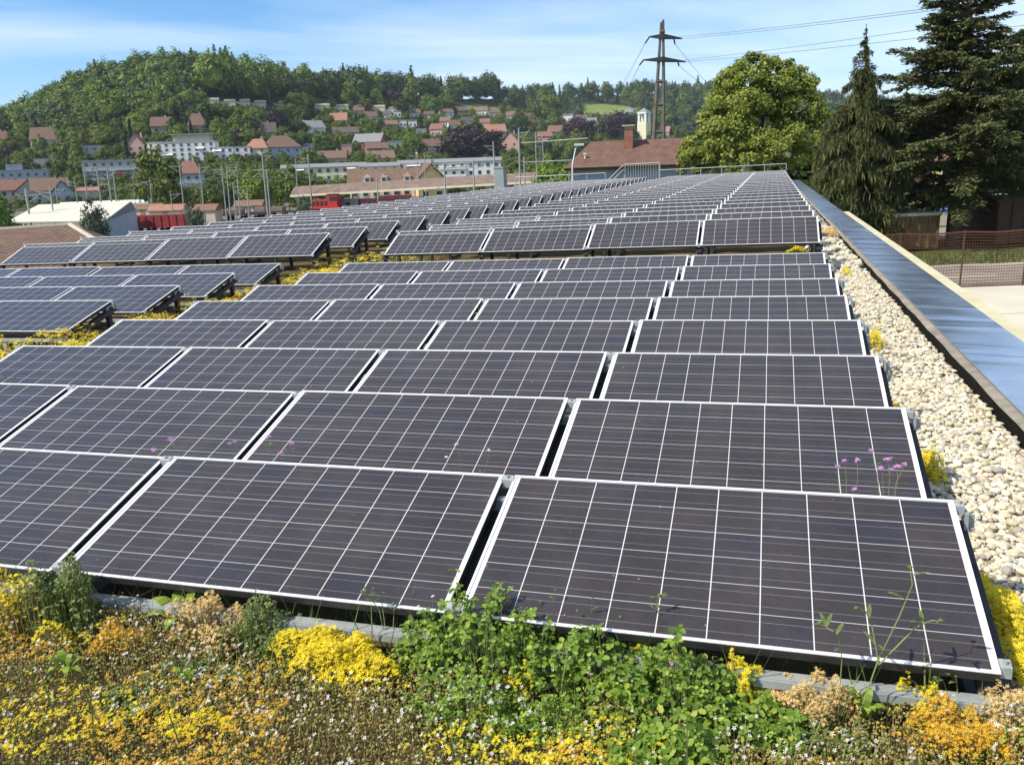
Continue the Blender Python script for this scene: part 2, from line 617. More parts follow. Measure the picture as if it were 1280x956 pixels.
# ------------------------------------------------------------------ solar panels
pg = MB()
pg.add([(0, 0, -0.003), (PW, 0, -0.003), (PW, PH, -0.003), (0, PH, -0.003)], [(0, 1, 2, 3)], 0)
pg.add([(0, 0, -0.012), (PW, 0, -0.012), (PW, PH, -0.012), (0, PH, -0.012)], [(3, 2, 1, 0)], 1)
cells_me = pg.mesh('cell_sheet', [M['cells'], M['back']])
uvl = cells_me.uv_layers.new(name='UVMap')
for lpn in cells_me.loops:
    co = cells_me.vertices[lpn.vertex_index].co
    uvl.data[lpn.index].uv = (co.x, co.y)
fm = MB()
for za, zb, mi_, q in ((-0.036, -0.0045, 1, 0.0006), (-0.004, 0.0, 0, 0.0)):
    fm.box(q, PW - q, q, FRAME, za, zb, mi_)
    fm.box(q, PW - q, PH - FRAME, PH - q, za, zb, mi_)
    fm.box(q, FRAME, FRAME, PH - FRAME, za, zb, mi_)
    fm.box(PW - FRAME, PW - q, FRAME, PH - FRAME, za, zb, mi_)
frame_me = fm.mesh('panel_frame', [M['alu'], M['frame_shade']])

GAP, P1, TAU1 = 0.0448, 1.1735, 0.29
D2, P2, TAU2, Z2, GL, SKEW = 10.196, 1.4615, 0.418, 0.234, 1.105, 0.0089
ROWS2 = 28
proto = None


def place_panel(x_right, y0, z0, tau, label, jit=1.0):
    global proto
    if proto is None:
        proto = thing('solar_panel', '', 'solar panel', None, 'solar panels in tilted rows on the planted roof')
        obj('frame', frame_me, proto)
        obj('cell_sheet', cells_me, proto)
        o = proto
    else:
        o = proto.copy()
        COL.objects.link(o)
        for ch in proto.children:
            c = ch.copy()
            COL.objects.link(c)
            c.parent = o
    o['label'] = label
    jz = 0.004 * jit * random.uniform(-1, 1)
    o.matrix_world = RT @ T(x_right - PW, y0 + 0.003 * random.uniform(-1, 1), z0 + jz) @ Matrix.Rotation(tau + 0.004 * jit * random.uniform(-1, 1), 4, 'X') @ Matrix.Rotation(0.0022 * jit * random.uniform(-1, 1), 4, 'Z')
    return o


leg_cache = {}
PITCHX = PW + GAP


def rack(block_x, ncol, y0, z0, tau, label, detail, zone):
    """rails, legs and clamps that carry one row of panels"""
    rk = thing('mounting_rack', label, 'mounting rack', RT @ T(block_x, y0, 0), 'mounting racks under the panel rows')
    L = ncol * PITCHX - GAP
    ct, st = math.cos(tau), math.sin(tau)
    yb_, zb_ = PH * ct, PH * st

    def support(xa):
        b = MB()
        # sloping bearer, front foot and rear post under one joint
        b.prism([(xa - 0.045, 0.03, z0 - 0.11), (xa + 0.045, 0.03, z0 - 0.11), (xa + 0.045, yb_, z0 + zb_ - 0.12), (xa - 0.045, yb_, z0 + zb_ - 0.12)],
                [(xa - 0.045, 0.03, z0 - 0.07), (xa + 0.045, 0.03, z0 - 0.07), (xa + 0.045, yb_, z0 + zb_ - 0.08), (xa - 0.045, yb_, z0 + zb_ - 0.08)])
        b.box(xa - 0.024, xa + 0.024, 0.05, 0.10, GZ, z0 - 0.08)
        b.box(xa - 0.024, xa + 0.024, yb_ - 0.13, yb_ - 0.08, GZ, z0 + zb_ - 0.115)
        b.box(xa - 0.05, xa + 0.05, 0.1, yb_ - 0.13, GZ + 0.02, GZ + 0.06)
        return b
    def front_rail():
        b = MB()
        zt = z0 - 0.082
        b.box(-L - 0.06, 0.09, -0.040, 0.004, zt - 0.034, zt)
        b.box(-L - 0.06, 0.09, -0.046, -0.0405, zt - 0.030, zt - 0.004)
        for k in range(ncol * 2 + 1):
            xs_ = -L * k / (ncol * 2)
            b.box(xs_ - 0.03, xs_ + 0.03, -0.036, 0.0, GZ, zt - 0.036)
        return b
    xj = [0.0] + [-(k * PITCHX) + GAP / 2 for k in range(1, ncol)] + [-L]
    if detail == 0:
        b = MB()
        for xa in xj:
            s = support(xa)
            b.v += [vv for vv in s.v]
            for k in s.f:
                b.f.setdefault(k, []).extend([f + b.n for f in s.f[k]])
                b.m.setdefault(k, []).extend(s.m[k])
            b.n += s.n
        b.box(-L, 0, yb_ - 0.14, yb_ - 0.10, z0 + zb_ - 0.16, z0 + zb_ - 0.12)
        obj('support_frame', b.mesh('support_frame', M['darksteel']), rk)
        return rk
    for k, xa in enumerate(xj):
        obj('leg', support(xa).mesh('leg', M['darksteel']), rk)
    if zone == 1:
        obj('rail', front_rail().mesh('rail', M['galv']), rk)
    b = MB().box(-L, 0, yb_ - 0.12, yb_ - 0.08, z0 + zb_ - 0.115, z0 + zb_ - 0.065)
    obj('rail', b.mesh('rail', M['galv']), rk)
    # clamps at the joints, top and bottom, and end brackets at the block's right edge
    for k, xa in enumerate(xj):
        for v in (0.012, PH - 0.045):
            y1, z1 = v * ct, z0 + v * st
            y2, z2 = (v + 0.034) * ct, z0 + (v + 0.034) * st
            hw = GAP / 2 + 0.004
            x0_, x1_ = xa - hw, xa + hw
            if k == 0:
                x0_, x1_ = 0.002, 0.032
            if k == len(xj) - 1:
                x0_, x1_ = -L - 0.045, -L - 0.002
            c = MB()
            c.prism([(x0_, y1, z1 - 0.03), (x1_, y1, z1 - 0.03), (x1_, y2, z2 - 0.03), (x0_, y2, z2 - 0.03)],
                    [(x0_, y1, z1 + 0.004), (x1_, y1, z1 + 0.004), (x1_, y2, z2 + 0.004), (x0_, y2, z2 + 0.004)])
            xm = (x0_ + x1_) / 2
            c.tube([((xm), (y1 + y2) / 2, (z1 + z2) / 2), (xm, (y1 + y2) / 2, (z1 + z2) / 2 + 0.014)], 0.007)
            if k == 0 and v > 0.1:
                c.box(0.034, 0.046, y1 - 0.01, y2 + 0.01, z1 - 0.085, z1 - 0.02)
                c.box(0.048, 0.072, y1, y2, z1 - 0.085, z1 - 0.077)
                c.box(0.048, 0.070, y1 + 0.012, y1 + 0.018, z1 - 0.074, z1 - 0.03)
            obj('clamp', c.mesh('clamp', M['galv']), rk)
    return rk


# block 1 (eight rows of four), its short left neighbour, then the long rear field in two blocks
for r in range(8):
    y0 = r * P1
    bx = SKEW * y0
    for c in range(4):
        z0 = 0.0
        place_panel(bx - c * PITCHX, y0, z0, TAU1,
                    'dark solar panel, %s row of the front right block, %s from the gravel strip' % (ORD[r], ORD[c]))
    rack(bx, 4, y0, 0.0, TAU1, 'metal mounting rack carrying the %s row of the front right block' % ORD[r], 1, 1)
for r in range(4, 8):
    y0 = r * P1
    bx = SKEW * y0 - 4 * PITCHX - GL
    for c in range(4):
        place_panel(bx - c * PITCHX, y0, 0.021, TAU1,
                    'bluish solar panel, %s row of the short front left block, %s from the aisle' % (ORD[r - 4], ORD[c]))
    rack(bx, 4, y0, 0.021, TAU1, 'metal mounting rack carrying the %s row of the short front left block' % ORD[r - 4], 1, 1)
for r in range(ROWS2):
    y0 = D2 + r * P2
    for side, bx in (('right', SKEW * y0), ('left', SKEW * y0 - 4 * PITCHX - GL - 0.18)):
        zz0 = Z2 - (0.01 if side == 'left' else 0)
        for c in range(4):
            place_panel(bx - c * PITCHX, y0, zz0 + 0.0053 * (-c * PITCHX), TAU2,
                        'distant solar panel, %s row of the long rear %s block, %s from %s' % (ORD[r], side, ORD[c], 'the parapet side' if side == 'right' else 'the aisle'))
        rack(bx, 4, y0, zz0, TAU2, 'dark rack of tall legs under the %s row of the rear %s block' % (ORD[r], side), 1 if r < 3 else 0, 2)

# ------------------------------------------------------------------ small plants, flowers and pebbles
def rand_unit(n):
    v = rng.normal(size=(n, 3))
    return v / np.linalg.norm(v, axis=1)[:, None]


def cards(mb, C, size, normal=None, spread=1.0, width=0.5, mat=0, axis=None, fold=0.0):
    """one leaf (a rhombus, folded along its middle when fold > 0) at each centre"""
    n = len(C)
    N = rand_unit(n) * spread
    if normal is not None:
        N = N + np.asarray(normal)
    N /= np.linalg.norm(N, axis=1)[:, None] + 1e-9
    A = rand_unit(n) if axis is None else np.asarray(axis) + 0.35 * rand_unit(n)
    U = A - (A * N).sum(1)[:, None] * N
    U /= np.linalg.norm(U, axis=1)[:, None] + 1e-9
    V = np.cross(N, U)
    s = np.broadcast_to(np.asarray(size), (n,))[:, None] * 0.5
    a, b = C - U * s, C + U * s
    c, d = C + V * s * width + N * s * fold, C - V * s * width + N * s * fold
    P = np.stack([a, d, b, c], 1).reshape(-1, 3)
    k = np.arange(n)[:, None] * 4
    if fold > 0:
        f = np.concatenate([k + np.array([[0, 1, 2]]), k + np.array([[0, 2, 3]])])
        mb.add(P, f, mat)
    else:
        mb.add(P, k + np.arange(4)[None], mat)


ICO_V = None


def ico(sub=1):
    t = (1 + 5 ** 0.5) / 2
    v = [(-1, t, 0), (1, t, 0), (-1, -t, 0), (1, -t, 0), (0, -1, t), (0, 1, t), (0, -1, -t), (0, 1, -t), (t, 0, -1), (t, 0, 1), (-t, 0, -1), (-t, 0, 1)]
    f = [(0, 11, 5), (0, 5, 1), (0, 1, 7), (0, 7, 10), (0, 10, 11), (1, 5, 9), (5, 11, 4), (11, 10, 2), (10, 7, 6), (7, 1, 8), (3, 9, 4), (3, 4, 2), (3, 2, 6), (3, 6, 8), (3, 8, 9), (4, 9, 5), (2, 4, 11), (6, 2, 10), (8, 6, 7), (9, 8, 1)]
    v = [np.array(p) / np.linalg.norm(p) for p in v]
    for _ in range(sub):
        cache, nf = {}, []

        def mid(a, b):
            k = (min(a, b), max(a, b))
            if k not in cache:
                p = v[a] + v[b]
                v.append(p / np.linalg.norm(p))
                cache[k] = len(v) - 1
            return cache[k]
        for a, b, c in f:
            ab, bc, ca = mid(a, b), mid(b, c), mid(c, a)
            nf += [(a, ab, ca), (b, bc, ab), (c, ca, bc), (ab, bc, ca)]
        f = nf
    return np.array(v), np.array(f)


ICO0, ICO1, ICO2 = ico(0), ico(1), ico(2)


def blobs(mb, C, R3, kind=ICO0, mat=0, rough=0.25, spin=True):
    """small lumps (pebbles, buds): one deformed ball per centre, R3 the three radii"""
    n = len(C)
    bv, bf = kind
    nv = len(bv)
    sh = 1 + rough * rng.uniform(-1, 1, size=(n, nv, 1))
    P = bv[None] * sh * np.asarray(R3)[:, None, :]
    if spin:
        a = rng.uniform(0, 2 * math.pi, n)
        b = rng.normal(0, 0.35, n)
        ca, sa, cb, sb = np.cos(a), np.sin(a), np.cos(b), np.sin(b)
        x, y, z = P[..., 0], P[..., 1], P[..., 2]
        y, z = y * cb[:, None] - z * sb[:, None], y * sb[:, None] + z * cb[:, None]
        x, y = x * ca[:, None] - y * sa[:, None], x * sa[:, None] + y * ca[:, None]
        P = np.stack([x, y, z], -1)
    P = P + C[:, None, :]
    F = bf[None] + (np.arange(n) * nv)[:, None, None]
    mb.add(P.reshape(-1, 3), F.reshape(-1, 3), mat)


def stars(mb, C, r, normal, spread=0.5, petals=5, mat=0, w=0.38, cup=0.25):
    """little open flowers"""
    n = len(C)
    N = rand_unit(n) * spread + np.asarray(normal)
    N /= np.linalg.norm(N, axis=1)[:, None]
    U = np.cross(N, rand_unit(n))
    U /= np.linalg.norm(U, axis=1)[:, None] + 1e-9
    V = np.cross(N, U)
    r = np.broadcast_to(np.asarray(r), (n,))[:, None]
    for k in range(petals):
        a = 2 * math.pi * k / petals
        d = math.cos(a) * U + math.sin(a) * V
        e = -math.sin(a) * U + math.cos(a) * V
        P = np.stack([C, C + r * (0.55 * d + w * 0.5 * e) + N * r * cup * 0.5, C + r * d + N * r * cup, C + r * (0.55 * d - w * 0.5 * e) + N * r * cup * 0.5], 1).reshape(-1, 3)
        mb.add(P, np.arange(n)[:, None] * 4 + np.arange(4)[None], mat)


def stalks(mb, A, B, r, mat=0):
    """thin three-sided stems from A to B"""
    n = len(A)
    D = B - A
    D = D / (np.linalg.norm(D, axis=1)[:, None] + 1e-9)
    U = np.cross(D, rand_unit(n))
    U /= np.linalg.norm(U, axis=1)[:, None] + 1e-9
    V = np.cross(D, U)
    r = np.broadcast_to(np.asarray(r), (n,))[:, None]
    ring = [U * r, (-0.5 * U + 0.87 * V) * r, (-0.5 * U - 0.87 * V) * r]
    P = np.stack([A + q for q in ring] + [B + q * 0.7 for q in ring], 1).reshape(-1, 3)
    k = np.arange(n)[:, None] * 6
    mb.add(P, np.concatenate([k + np.array([[0, 1, 4, 3]]), k + np.array([[1, 2, 5, 4]]), k + np.array([[2, 0, 3, 5]])]), mat)


M['sedum_leaf'] = island('sedum_leaf', [(0, (0.21, 0.25, 0.055)), (0.3, (0.32, 0.30, 0.08)), (0.55, (0.44, 0.26, 0.08)), (0.75, (0.42, 0.33, 0.16)), (0.9, (0.28, 0.32, 0.09)), (1, (0.24, 0.15, 0.07))], 0.6, 0.15)
M['dry'] = island('dry_stem', [(0, (0.24, 0.16, 0.06)), (0.5, (0.40, 0.28, 0.12)), (1, (0.55, 0.44, 0.24))], 0.8)
M['olive'] = island('olive_leaf', [(0, (0.12, 0.165, 0.026)), (0.5, (0.21, 0.255, 0.048)), (1, (0.33, 0.34, 0.085))], 0.6, 0.2)
M['green'] = island('clover_leaf', [(0, (0.07, 0.13, 0.014)), (0.4, (0.15, 0.25, 0.028)), (0.8, (0.26, 0.37, 0.045)), (1, (0.42, 0.48, 0.09))], 0.5, 0.35, (0.30, 0.45, 0.05))
M['grassy'] = island('herb_leaf', [(0, (0.08, 0.125, 0.03)), (0.5, (0.15, 0.20, 0.05)), (1, (0.25, 0.28, 0.09))], 0.55, 0.3)
M['yellow'] = island('yellow_petal', [(0, (0.78, 0.58, 0.012)), (0.6, (0.86, 0.71, 0.02)), (1, (0.88, 0.76, 0.08))], 0.5, 0.25)
M['amber'] = island('amber_petal', [(0, (0.60, 0.28, 0.02)), (0.5, (0.74, 0.42, 0.03)), (1, (0.82, 0.60, 0.06))], 0.5, 0.2)
M['peach'] = island('peach_seedhead', [(0, (0.62, 0.36, 0.10)), (0.5, (0.76, 0.54, 0.20)), (1, (0.82, 0.68, 0.36))], 0.6, 0.2)
M['white'] = island('white_petal', [(0, (0.72, 0.68, 0.60)), (1, (0.86, 0.84, 0.80))], 0.6, 0.2)
M['pink'] = island('pink_petal', [(0, (0.55, 0.22, 0.50)), (1, (0.66, 0.38, 0.66))], 0.5, 0.2)
M['stem'] = mottled('green_stem', (0.17, 0.22, 0.06), (0.30, 0.31, 0.11), 20, 0.6)
M['pebble'] = island('river_pebble', [(0, (0.52, 0.45, 0.31)), (0.25, (0.64, 0.57, 0.40)), (0.5, (0.70, 0.64, 0.49)), (0.68, (0.50, 0.41, 0.28)), (0.80, (0.38, 0.33, 0.27)), (0.9, (0.74, 0.71, 0.62)), (1, (0.28, 0.25, 0.22))], 0.75)
M['sand'] = mottled('gravel_fines', (0.20, 0.16, 0.10), (0.42, 0.35, 0.23), 25, 0.95, detail=6)

# gravel strip beside the parapet
gs = MB()
gs.add([(0.10, YB, GZ + 0.014), (0.737, YB, GZ + 0.014), (0.737, YE, GZ + 0.014), (0.10, YE, GZ + 0.014)], [(0, 1, 2, 3)], 1)


def pebble_field(n, y0, y1, r0, r1, kind):
    X = rng.uniform(0.06, 0.73, n)
    wob = 0.04 * np.sin(rng.uniform(0, 6, n))
    X = np.clip(X + wob, 0.05 + 0.06 * rng.random(n), 0.725)
    Y = rng.uniform(y0, y1, n)
    s = rng.uniform(r0, r1, n) * rng.choice([0.55, 0.75, 1.0, 1.0, 1.45], n)
    R3 = np.stack([s * rng.uniform(0.8, 1.4, n), s * rng.uniform(0.7, 1.1, n), s * rng.uniform(0.5, 0.85, n)], -1)
    Z = GZ + 0.012 + rng.uniform(0.1, 1.3, n) * s
    blobs(gs, np.stack([X, Y, Z], -1), R3, kind, 0, 0.13)


pebble_field(10500, -1.2, 4.2, 0.008, 0.0165, ICO1)
pebble_field(9500, 4.2, 10.5, 0.0095, 0.019, ICO0)
pebble_field(7000, 10.5, 30, 0.02, 0.04, ICO0)
pebble_field(3500, 30, 51, 0.03, 0.055, ICO0)
tag(obj('gravel', gs.mesh('gravel', [M['pebble'], M['sand']]), None, RT), kind='stuff')

# low stonecrop carpet: dense near the camera, thinner further off
gc = MB()


def scatter(n, x0, x1, y0, y1):
    return np.stack([rng.uniform(x0, x1, n), rng.uniform(y0, y1, n), np.zeros(n)], -1)


def patchy(P, f=2.1, seed=0.0):
    return 0.5 + 0.5 * np.sin(P[:, 0] * f * 1.7 + seed + 1.3 * np.sin(P[:, 1] * f * 1.1 + seed)) * np.cos(P[:, 1] * f * 2.3 + 0.8 * np.sin(P[:, 0] * f + seed * 2))


def hummock(P):
    return 0.022 + 0.075 * patchy(P, 2.6, 1.0) + 0.045 * patchy(P, 6.1, 2.0)


def carpet(n, x0, x1, y0, y1, s, hmax):
    P = scatter(n, x0, x1, y0, y1)
    z = patchy(P, 1.5, 5.0)
    P[:, 2] = GZ + 0.004 + hummock(P) * (hmax / 0.085) * rng.random(n) ** 0.55
    k = rng.random(n) + 0.25 * (z - 0.5)
    a = k < 0.50
    blobs(gc, P[a], np.stack([s * rng.uniform(0.5, 1, a.sum()), s * rng.uniform(0.4, 0.8, a.sum()), s * rng.uniform(0.5, 1.2, a.sum())], -1), ICO0, 0, 0.2)
    b = (k >= 0.50) & (k < 0.82)
    cards(gc, P[b], s * rng.uniform(1.5, 3.6, b.sum()), (0, 0, 0.6), 1.0, 0.36, 2)
    c = k >= 0.82
    A = P[c].copy()
    A[:, 2] = GZ
    B = P[c] + rng.normal(0, s * 1.5, (c.sum(), 3)) * np.array([1, 1, 0.3])
    stalks(gc, A, B, s * 0.16, 1)


carpet(85000, -3.6, 0.35, -1.55, -0.04, 0.0058, 0.095)
carpet(9000, -6, 0.3, -2.6, -1.5, 0.007, 0.06)
carpet(14000, -7.9, -3.4, -1.2, 0.2, 0.008, 0.07)
carpet(9000, -11.5, -6.9, 2.6, 4.7, 0.014, 0.09)
carpet(12000, -8.05, -6.75, 4.6, 10.3, 0.014, 0.10)
carpet(9000, -15, 0.1, 9.0, 10.2, 0.016, 0.12)
carpet(6000, -8.3, -6.75, 10.2, 22, 0.024, 0.14)
carpet(2200, 0.02, 0.13, -0.3, 9.5, 0.012, 0.06)
carpet(5000, -0.1, 0.1, 9, 30, 0.016, 0.06)


def flowers(n, x0, x1, y0, y1, r, hmax, mat, thr=0.0, f=2.0, seed=0.0, petals=5, head=1):
    P = scatter(n, x0, x1, y0, y1)
    P = P[patchy(P, f, seed) > thr]
    n = len(P)
    h = hummock(P) * hmax / 0.085 * rng.uniform(0.85, 1.1, n) + r * rng.uniform(0.8, 3.5, n)
    A = P.copy()
    A[:, 2] = GZ
    P[:, 2] = GZ + h
    P[:, :2] += rng.normal(0, 0.2, (n, 2)) * h[:, None]
    stalks(gc, A, P, r * 0.10, 1)
    if head > 1:
        P = np.repeat(P, head, 0) + rng.normal(0, r * 1.25, (n * head, 3)) * np.array([1, 1, 0.35])
    stars(gc, P, r * rng.uniform(0.75, 1.2, len(P)), (-0.15, -0.25, 1), 0.5, petals, mat)


flowers(2600, -3.4, 0.3, -1.5, -0.05, 0.0068, 0.11, 3, 0.42, 2.4, 0.4)
flowers(700, -3.4, 0.3, -1.5, -0.3, 0.0062, 0.13, 3, 0.0, 2.4, 0.4)
flowers(4300, -3.4, -0.98, -1.5, -0.14, 0.0056, 0.085, 5, 0.55, 2.3, 1.4, 5, 6)
flowers(350, -1.0, 0.3, -1.5, -0.14, 0.0056, 0.085, 5, 0.55, 2.3, 1.4, 5, 5)
flowers(3600, -3.4, -0.98, -1.5, -0.14, 0.0058, 0.09, 4, 0.66, 2.7, 4.4, 5, 7)
flowers(1800, -9.8, -6.9, 3.0, 4.7, 0.013, 0.16, 4, 0.25, 2.0, 0.3, 5, 6)
flowers(900, -8.0, -6.8, 4.6, 10.2, 0.014, 0.16, 5, 0.45, 2.0, 1.2, 5, 6)
flowers(900, -8.0, -6.8, 4.6, 10.2, 0.014, 0.17, 4, 0.45, 1.3, 2.2, 5, 6)
flowers(1300, -8, 0.1, 9.1, 10.2, 0.015, 0.17, 4, 0.45, 2.0, 3.2, 5, 6)
flowers(700, -8.2, -6.8, 10.2, 18, 0.02, 0.22, 4, 0.4, 1.0, 3.2, 5, 6)
tag(obj('sedum_groundcover', gc.mesh('sedum_groundcover', [M['sedum_leaf'], M['dry'], M['olive'], M['white'], M['yellow'], M['amber']]), None, RT), kind='stuff')


def on_roof(px, py, z=GZ):
    p = roof_at(px, py, z)
    return p


def mound(px, py, rx, ry, h, n_leaf, n_flow, r_flow, mats, name, label, cat, group, petals=5, leaf=0.008, kind='stonecrop', lean=(0, 0)):
    """a cushion of stems topped by flowers; one plant, foliage and blossom as its parts"""
    p = on_roof(px, py)
    t = thing(name, label, cat, RT @ T(p[0], p[1], GZ + (0.05 if p[1] < 0.1 else 0.0)), group)
    fo = MB()

    nl = int(rng.integers(9, 15))
    la, lr = rng.uniform(0, 2 * math.pi, nl), np.sqrt(rng.random(nl)) * 0.95
    lx, ly = rx * lr * np.cos(la), ry * lr * np.sin(la)
    lh = h * (1.05 - 0.55 * lr ** 2) * rng.uniform(0.6, 1.1, nl)
    ls = rng.uniform(0.28, 0.52, nl)

    def top(n, lo):
        k = rng.integers(0, nl, n)
        a = rng.uniform(0, 2 * math.pi, n)
        rr = np.sqrt(rng.random(n)) * (1 + 0.25 * np.sin(5 * a + k)) * rng.uniform(0.8, 1.25, n)
        X, Y = lx[k] + rx * ls[k] * rr * np.cos(a), ly[k] + ry * ls[k] * rr * np.sin(a)
        H = lh[k] * (1 - 0.62 * np.clip(rr, 0, 1.25) ** 2) * rng.uniform(0.82, 1.12, n)
        Z = np.maximum(H, 0.012) * rng.uniform(lo, 1.0, n)
        return np.stack([X + lean[0] * Z, Y + lean[1] * Z, Z], -1)
    C = top(n_leaf, 0.1)
    cards(fo, C, leaf * rng.uniform(0.7, 1.5, n_leaf), (0, -0.1, 0.5), 1.0, 0.4, 0)
    A = top(n_leaf // 6, 0.8)
    B = A.copy()
    A[:, :2] *= 0.85
    A[:, 2] = 0
    stalks(fo, A, B, 0.0012, 1)
    obj('foliage', fo.mesh('foliage', [mats[0], M['dry']]), t)
    fl = MB()
    C = top(n_flow, 0.88)
    C[:, 2] += 0.006
    stars(fl, C, r_flow * rng.uniform(0.8, 1.25, n_flow), (-0.1, -0.2, 1), 0.6, petals, 0)
    blobs(fl, C[::3], np.full((len(C[::3]), 3), r_flow * 0.33), ICO0, 0)
    obj('blossom', fl.mesh('blossom', [mats[1]]), t)
    return t


SG = 'flowering stonecrop cushions along the roof edge'
mound(412, 852, 0.215, 0.135, 0.15, 3600, 3600, 0.0085, (M['olive'], M['yellow']), 'yellow_stonecrop', 'largest bright yellow stonecrop cushion below the middle of the front rail', 'stonecrop', SG)
mound(40, 812, 0.23, 0.14, 0.30, 4500, 1300, 0.008, (M['grassy'], M['yellow']), 'yellow_stonecrop', 'tall green and yellow stonecrop clump at the left end of the rail', 'stonecrop', SG)
mound(262, 812, 0.17, 0.11, 0.17, 2200, 2000, 0.007, (M['olive'], M['peach']), 'faded_stonecrop', 'peach coloured faded stonecrop cushion left of the big yellow one', 'stonecrop', SG)
mound(150, 822, 0.12, 0.09, 0.10, 900, 900, 0.007, (M['sedum_leaf'], M['amber']), 'amber_stonecrop', 'small orange yellow stonecrop tuft left of the peach coloured cushion', 'stonecrop', SG)
mound(1012, 912, 0.115, 0.085, 0.14, 1600, 1600, 0.0062, (M['olive'], M['peach']), 'faded_stonecrop', 'peach coloured stonecrop cushion just right of the clover patch', 'stonecrop', SG)
mound(1068, 905, 0.035, 0.04, 0.08, 300, 240, 0.0066, (M['olive'], M['yellow']), 'yellow_stonecrop', 'small yellow stonecrop tuft between two peach coloured cushions', 'stonecrop', SG)
mound(1142, 915, 0.08, 0.07, 0.13, 900, 800, 0.0066, (M['olive'], M['yellow']), 'yellow_stonecrop', 'yellow stonecrop cushion under the right end of the rail', 'stonecrop', SG)
mound(1190, 948, 0.13, 0.10, 0.13, 2000, 1900, 0.0062, (M['olive'], M['amber']), 'amber_stonecrop', 'orange stonecrop cushion in front of the yellow one by the rail end', 'stonecrop', SG)
mound(1265, 938, 0.10, 0.10, 0.15, 1200, 1100, 0.0062, (M['olive'], M['peach']), 'faded_stonecrop', 'peach stonecrop cushion in the right front corner', 'stonecrop', SG)
mound(925, 890, 0.06, 0.06, 0.17, 700, 420, 0.0075, (M['green'], M['yellow']), 'yellow_stonecrop', 'upright yellow stonecrop growing among the right edge of the clover', 'stonecrop', SG)
mound(250, 930, 0.12, 0.06, 0.06, 800, 420, 0.0070, (M['sedum_leaf'], M['yellow']), 'yellow_stonecrop', 'flat yellow stonecrop tuft in the orange carpet at the front', 'stonecrop', SG)
mound(1250, 795, 0.085, 0.36, 0.15, 3200, 3000, 0.009, (M['olive'], M['yellow']), 'yellow_stonecrop', 'long yellow stonecrop cushion between front panel edge and gravel', 'stonecrop', SG)
mound(1163, 600, 0.05, 0.17, 0.18, 1100, 800, 0.010, (M['olive'], M['yellow']), 'yellow_stonecrop', 'yellow stonecrop tuft beside the second panel row on the gravel edge', 'stonecrop', SG)
mound(1095, 440, 0.05, 0.20, 0.26, 900, 420, 0.011, (M['olive'], M['yellow']), 'yellow_stonecrop', 'yellow stonecrop on the gravel beside the fourth panel row', 'stonecrop', SG)
mound(1038, 297, 0.16, 0.9, 0.22, 1500, 1200, 0.02, (M['dry'], M['peach']), 'dry_grass_tuft', 'straw coloured dry tuft on the gravel where the rear field begins', 'grass tuft', None, leaf=0.03)
mound(1118, 520, 0.04, 0.12, 0.12, 500, 380, 0.010, (M['olive'], M['yellow']), 'yellow_stonecrop', 'small yellow stonecrop tuft beside the third panel row on the gravel', 'stonecrop', SG)
mound(1058, 345, 0.06, 0.3, 0.14, 600, 300, 0.012, (M['olive'], M['yellow']), 'yellow_stonecrop', 'thin yellow green tuft on the gravel beside the sixth panel row', 'stonecrop', SG)
mound(1008, 318, 0.25, 0.25, 0.16, 500, 420, 0.02, (M['olive'], M['yellow']), 'yellow_stonecrop', 'yellow stonecrop in the gap before the rear panel field', 'stonecrop', SG, leaf=0.02)


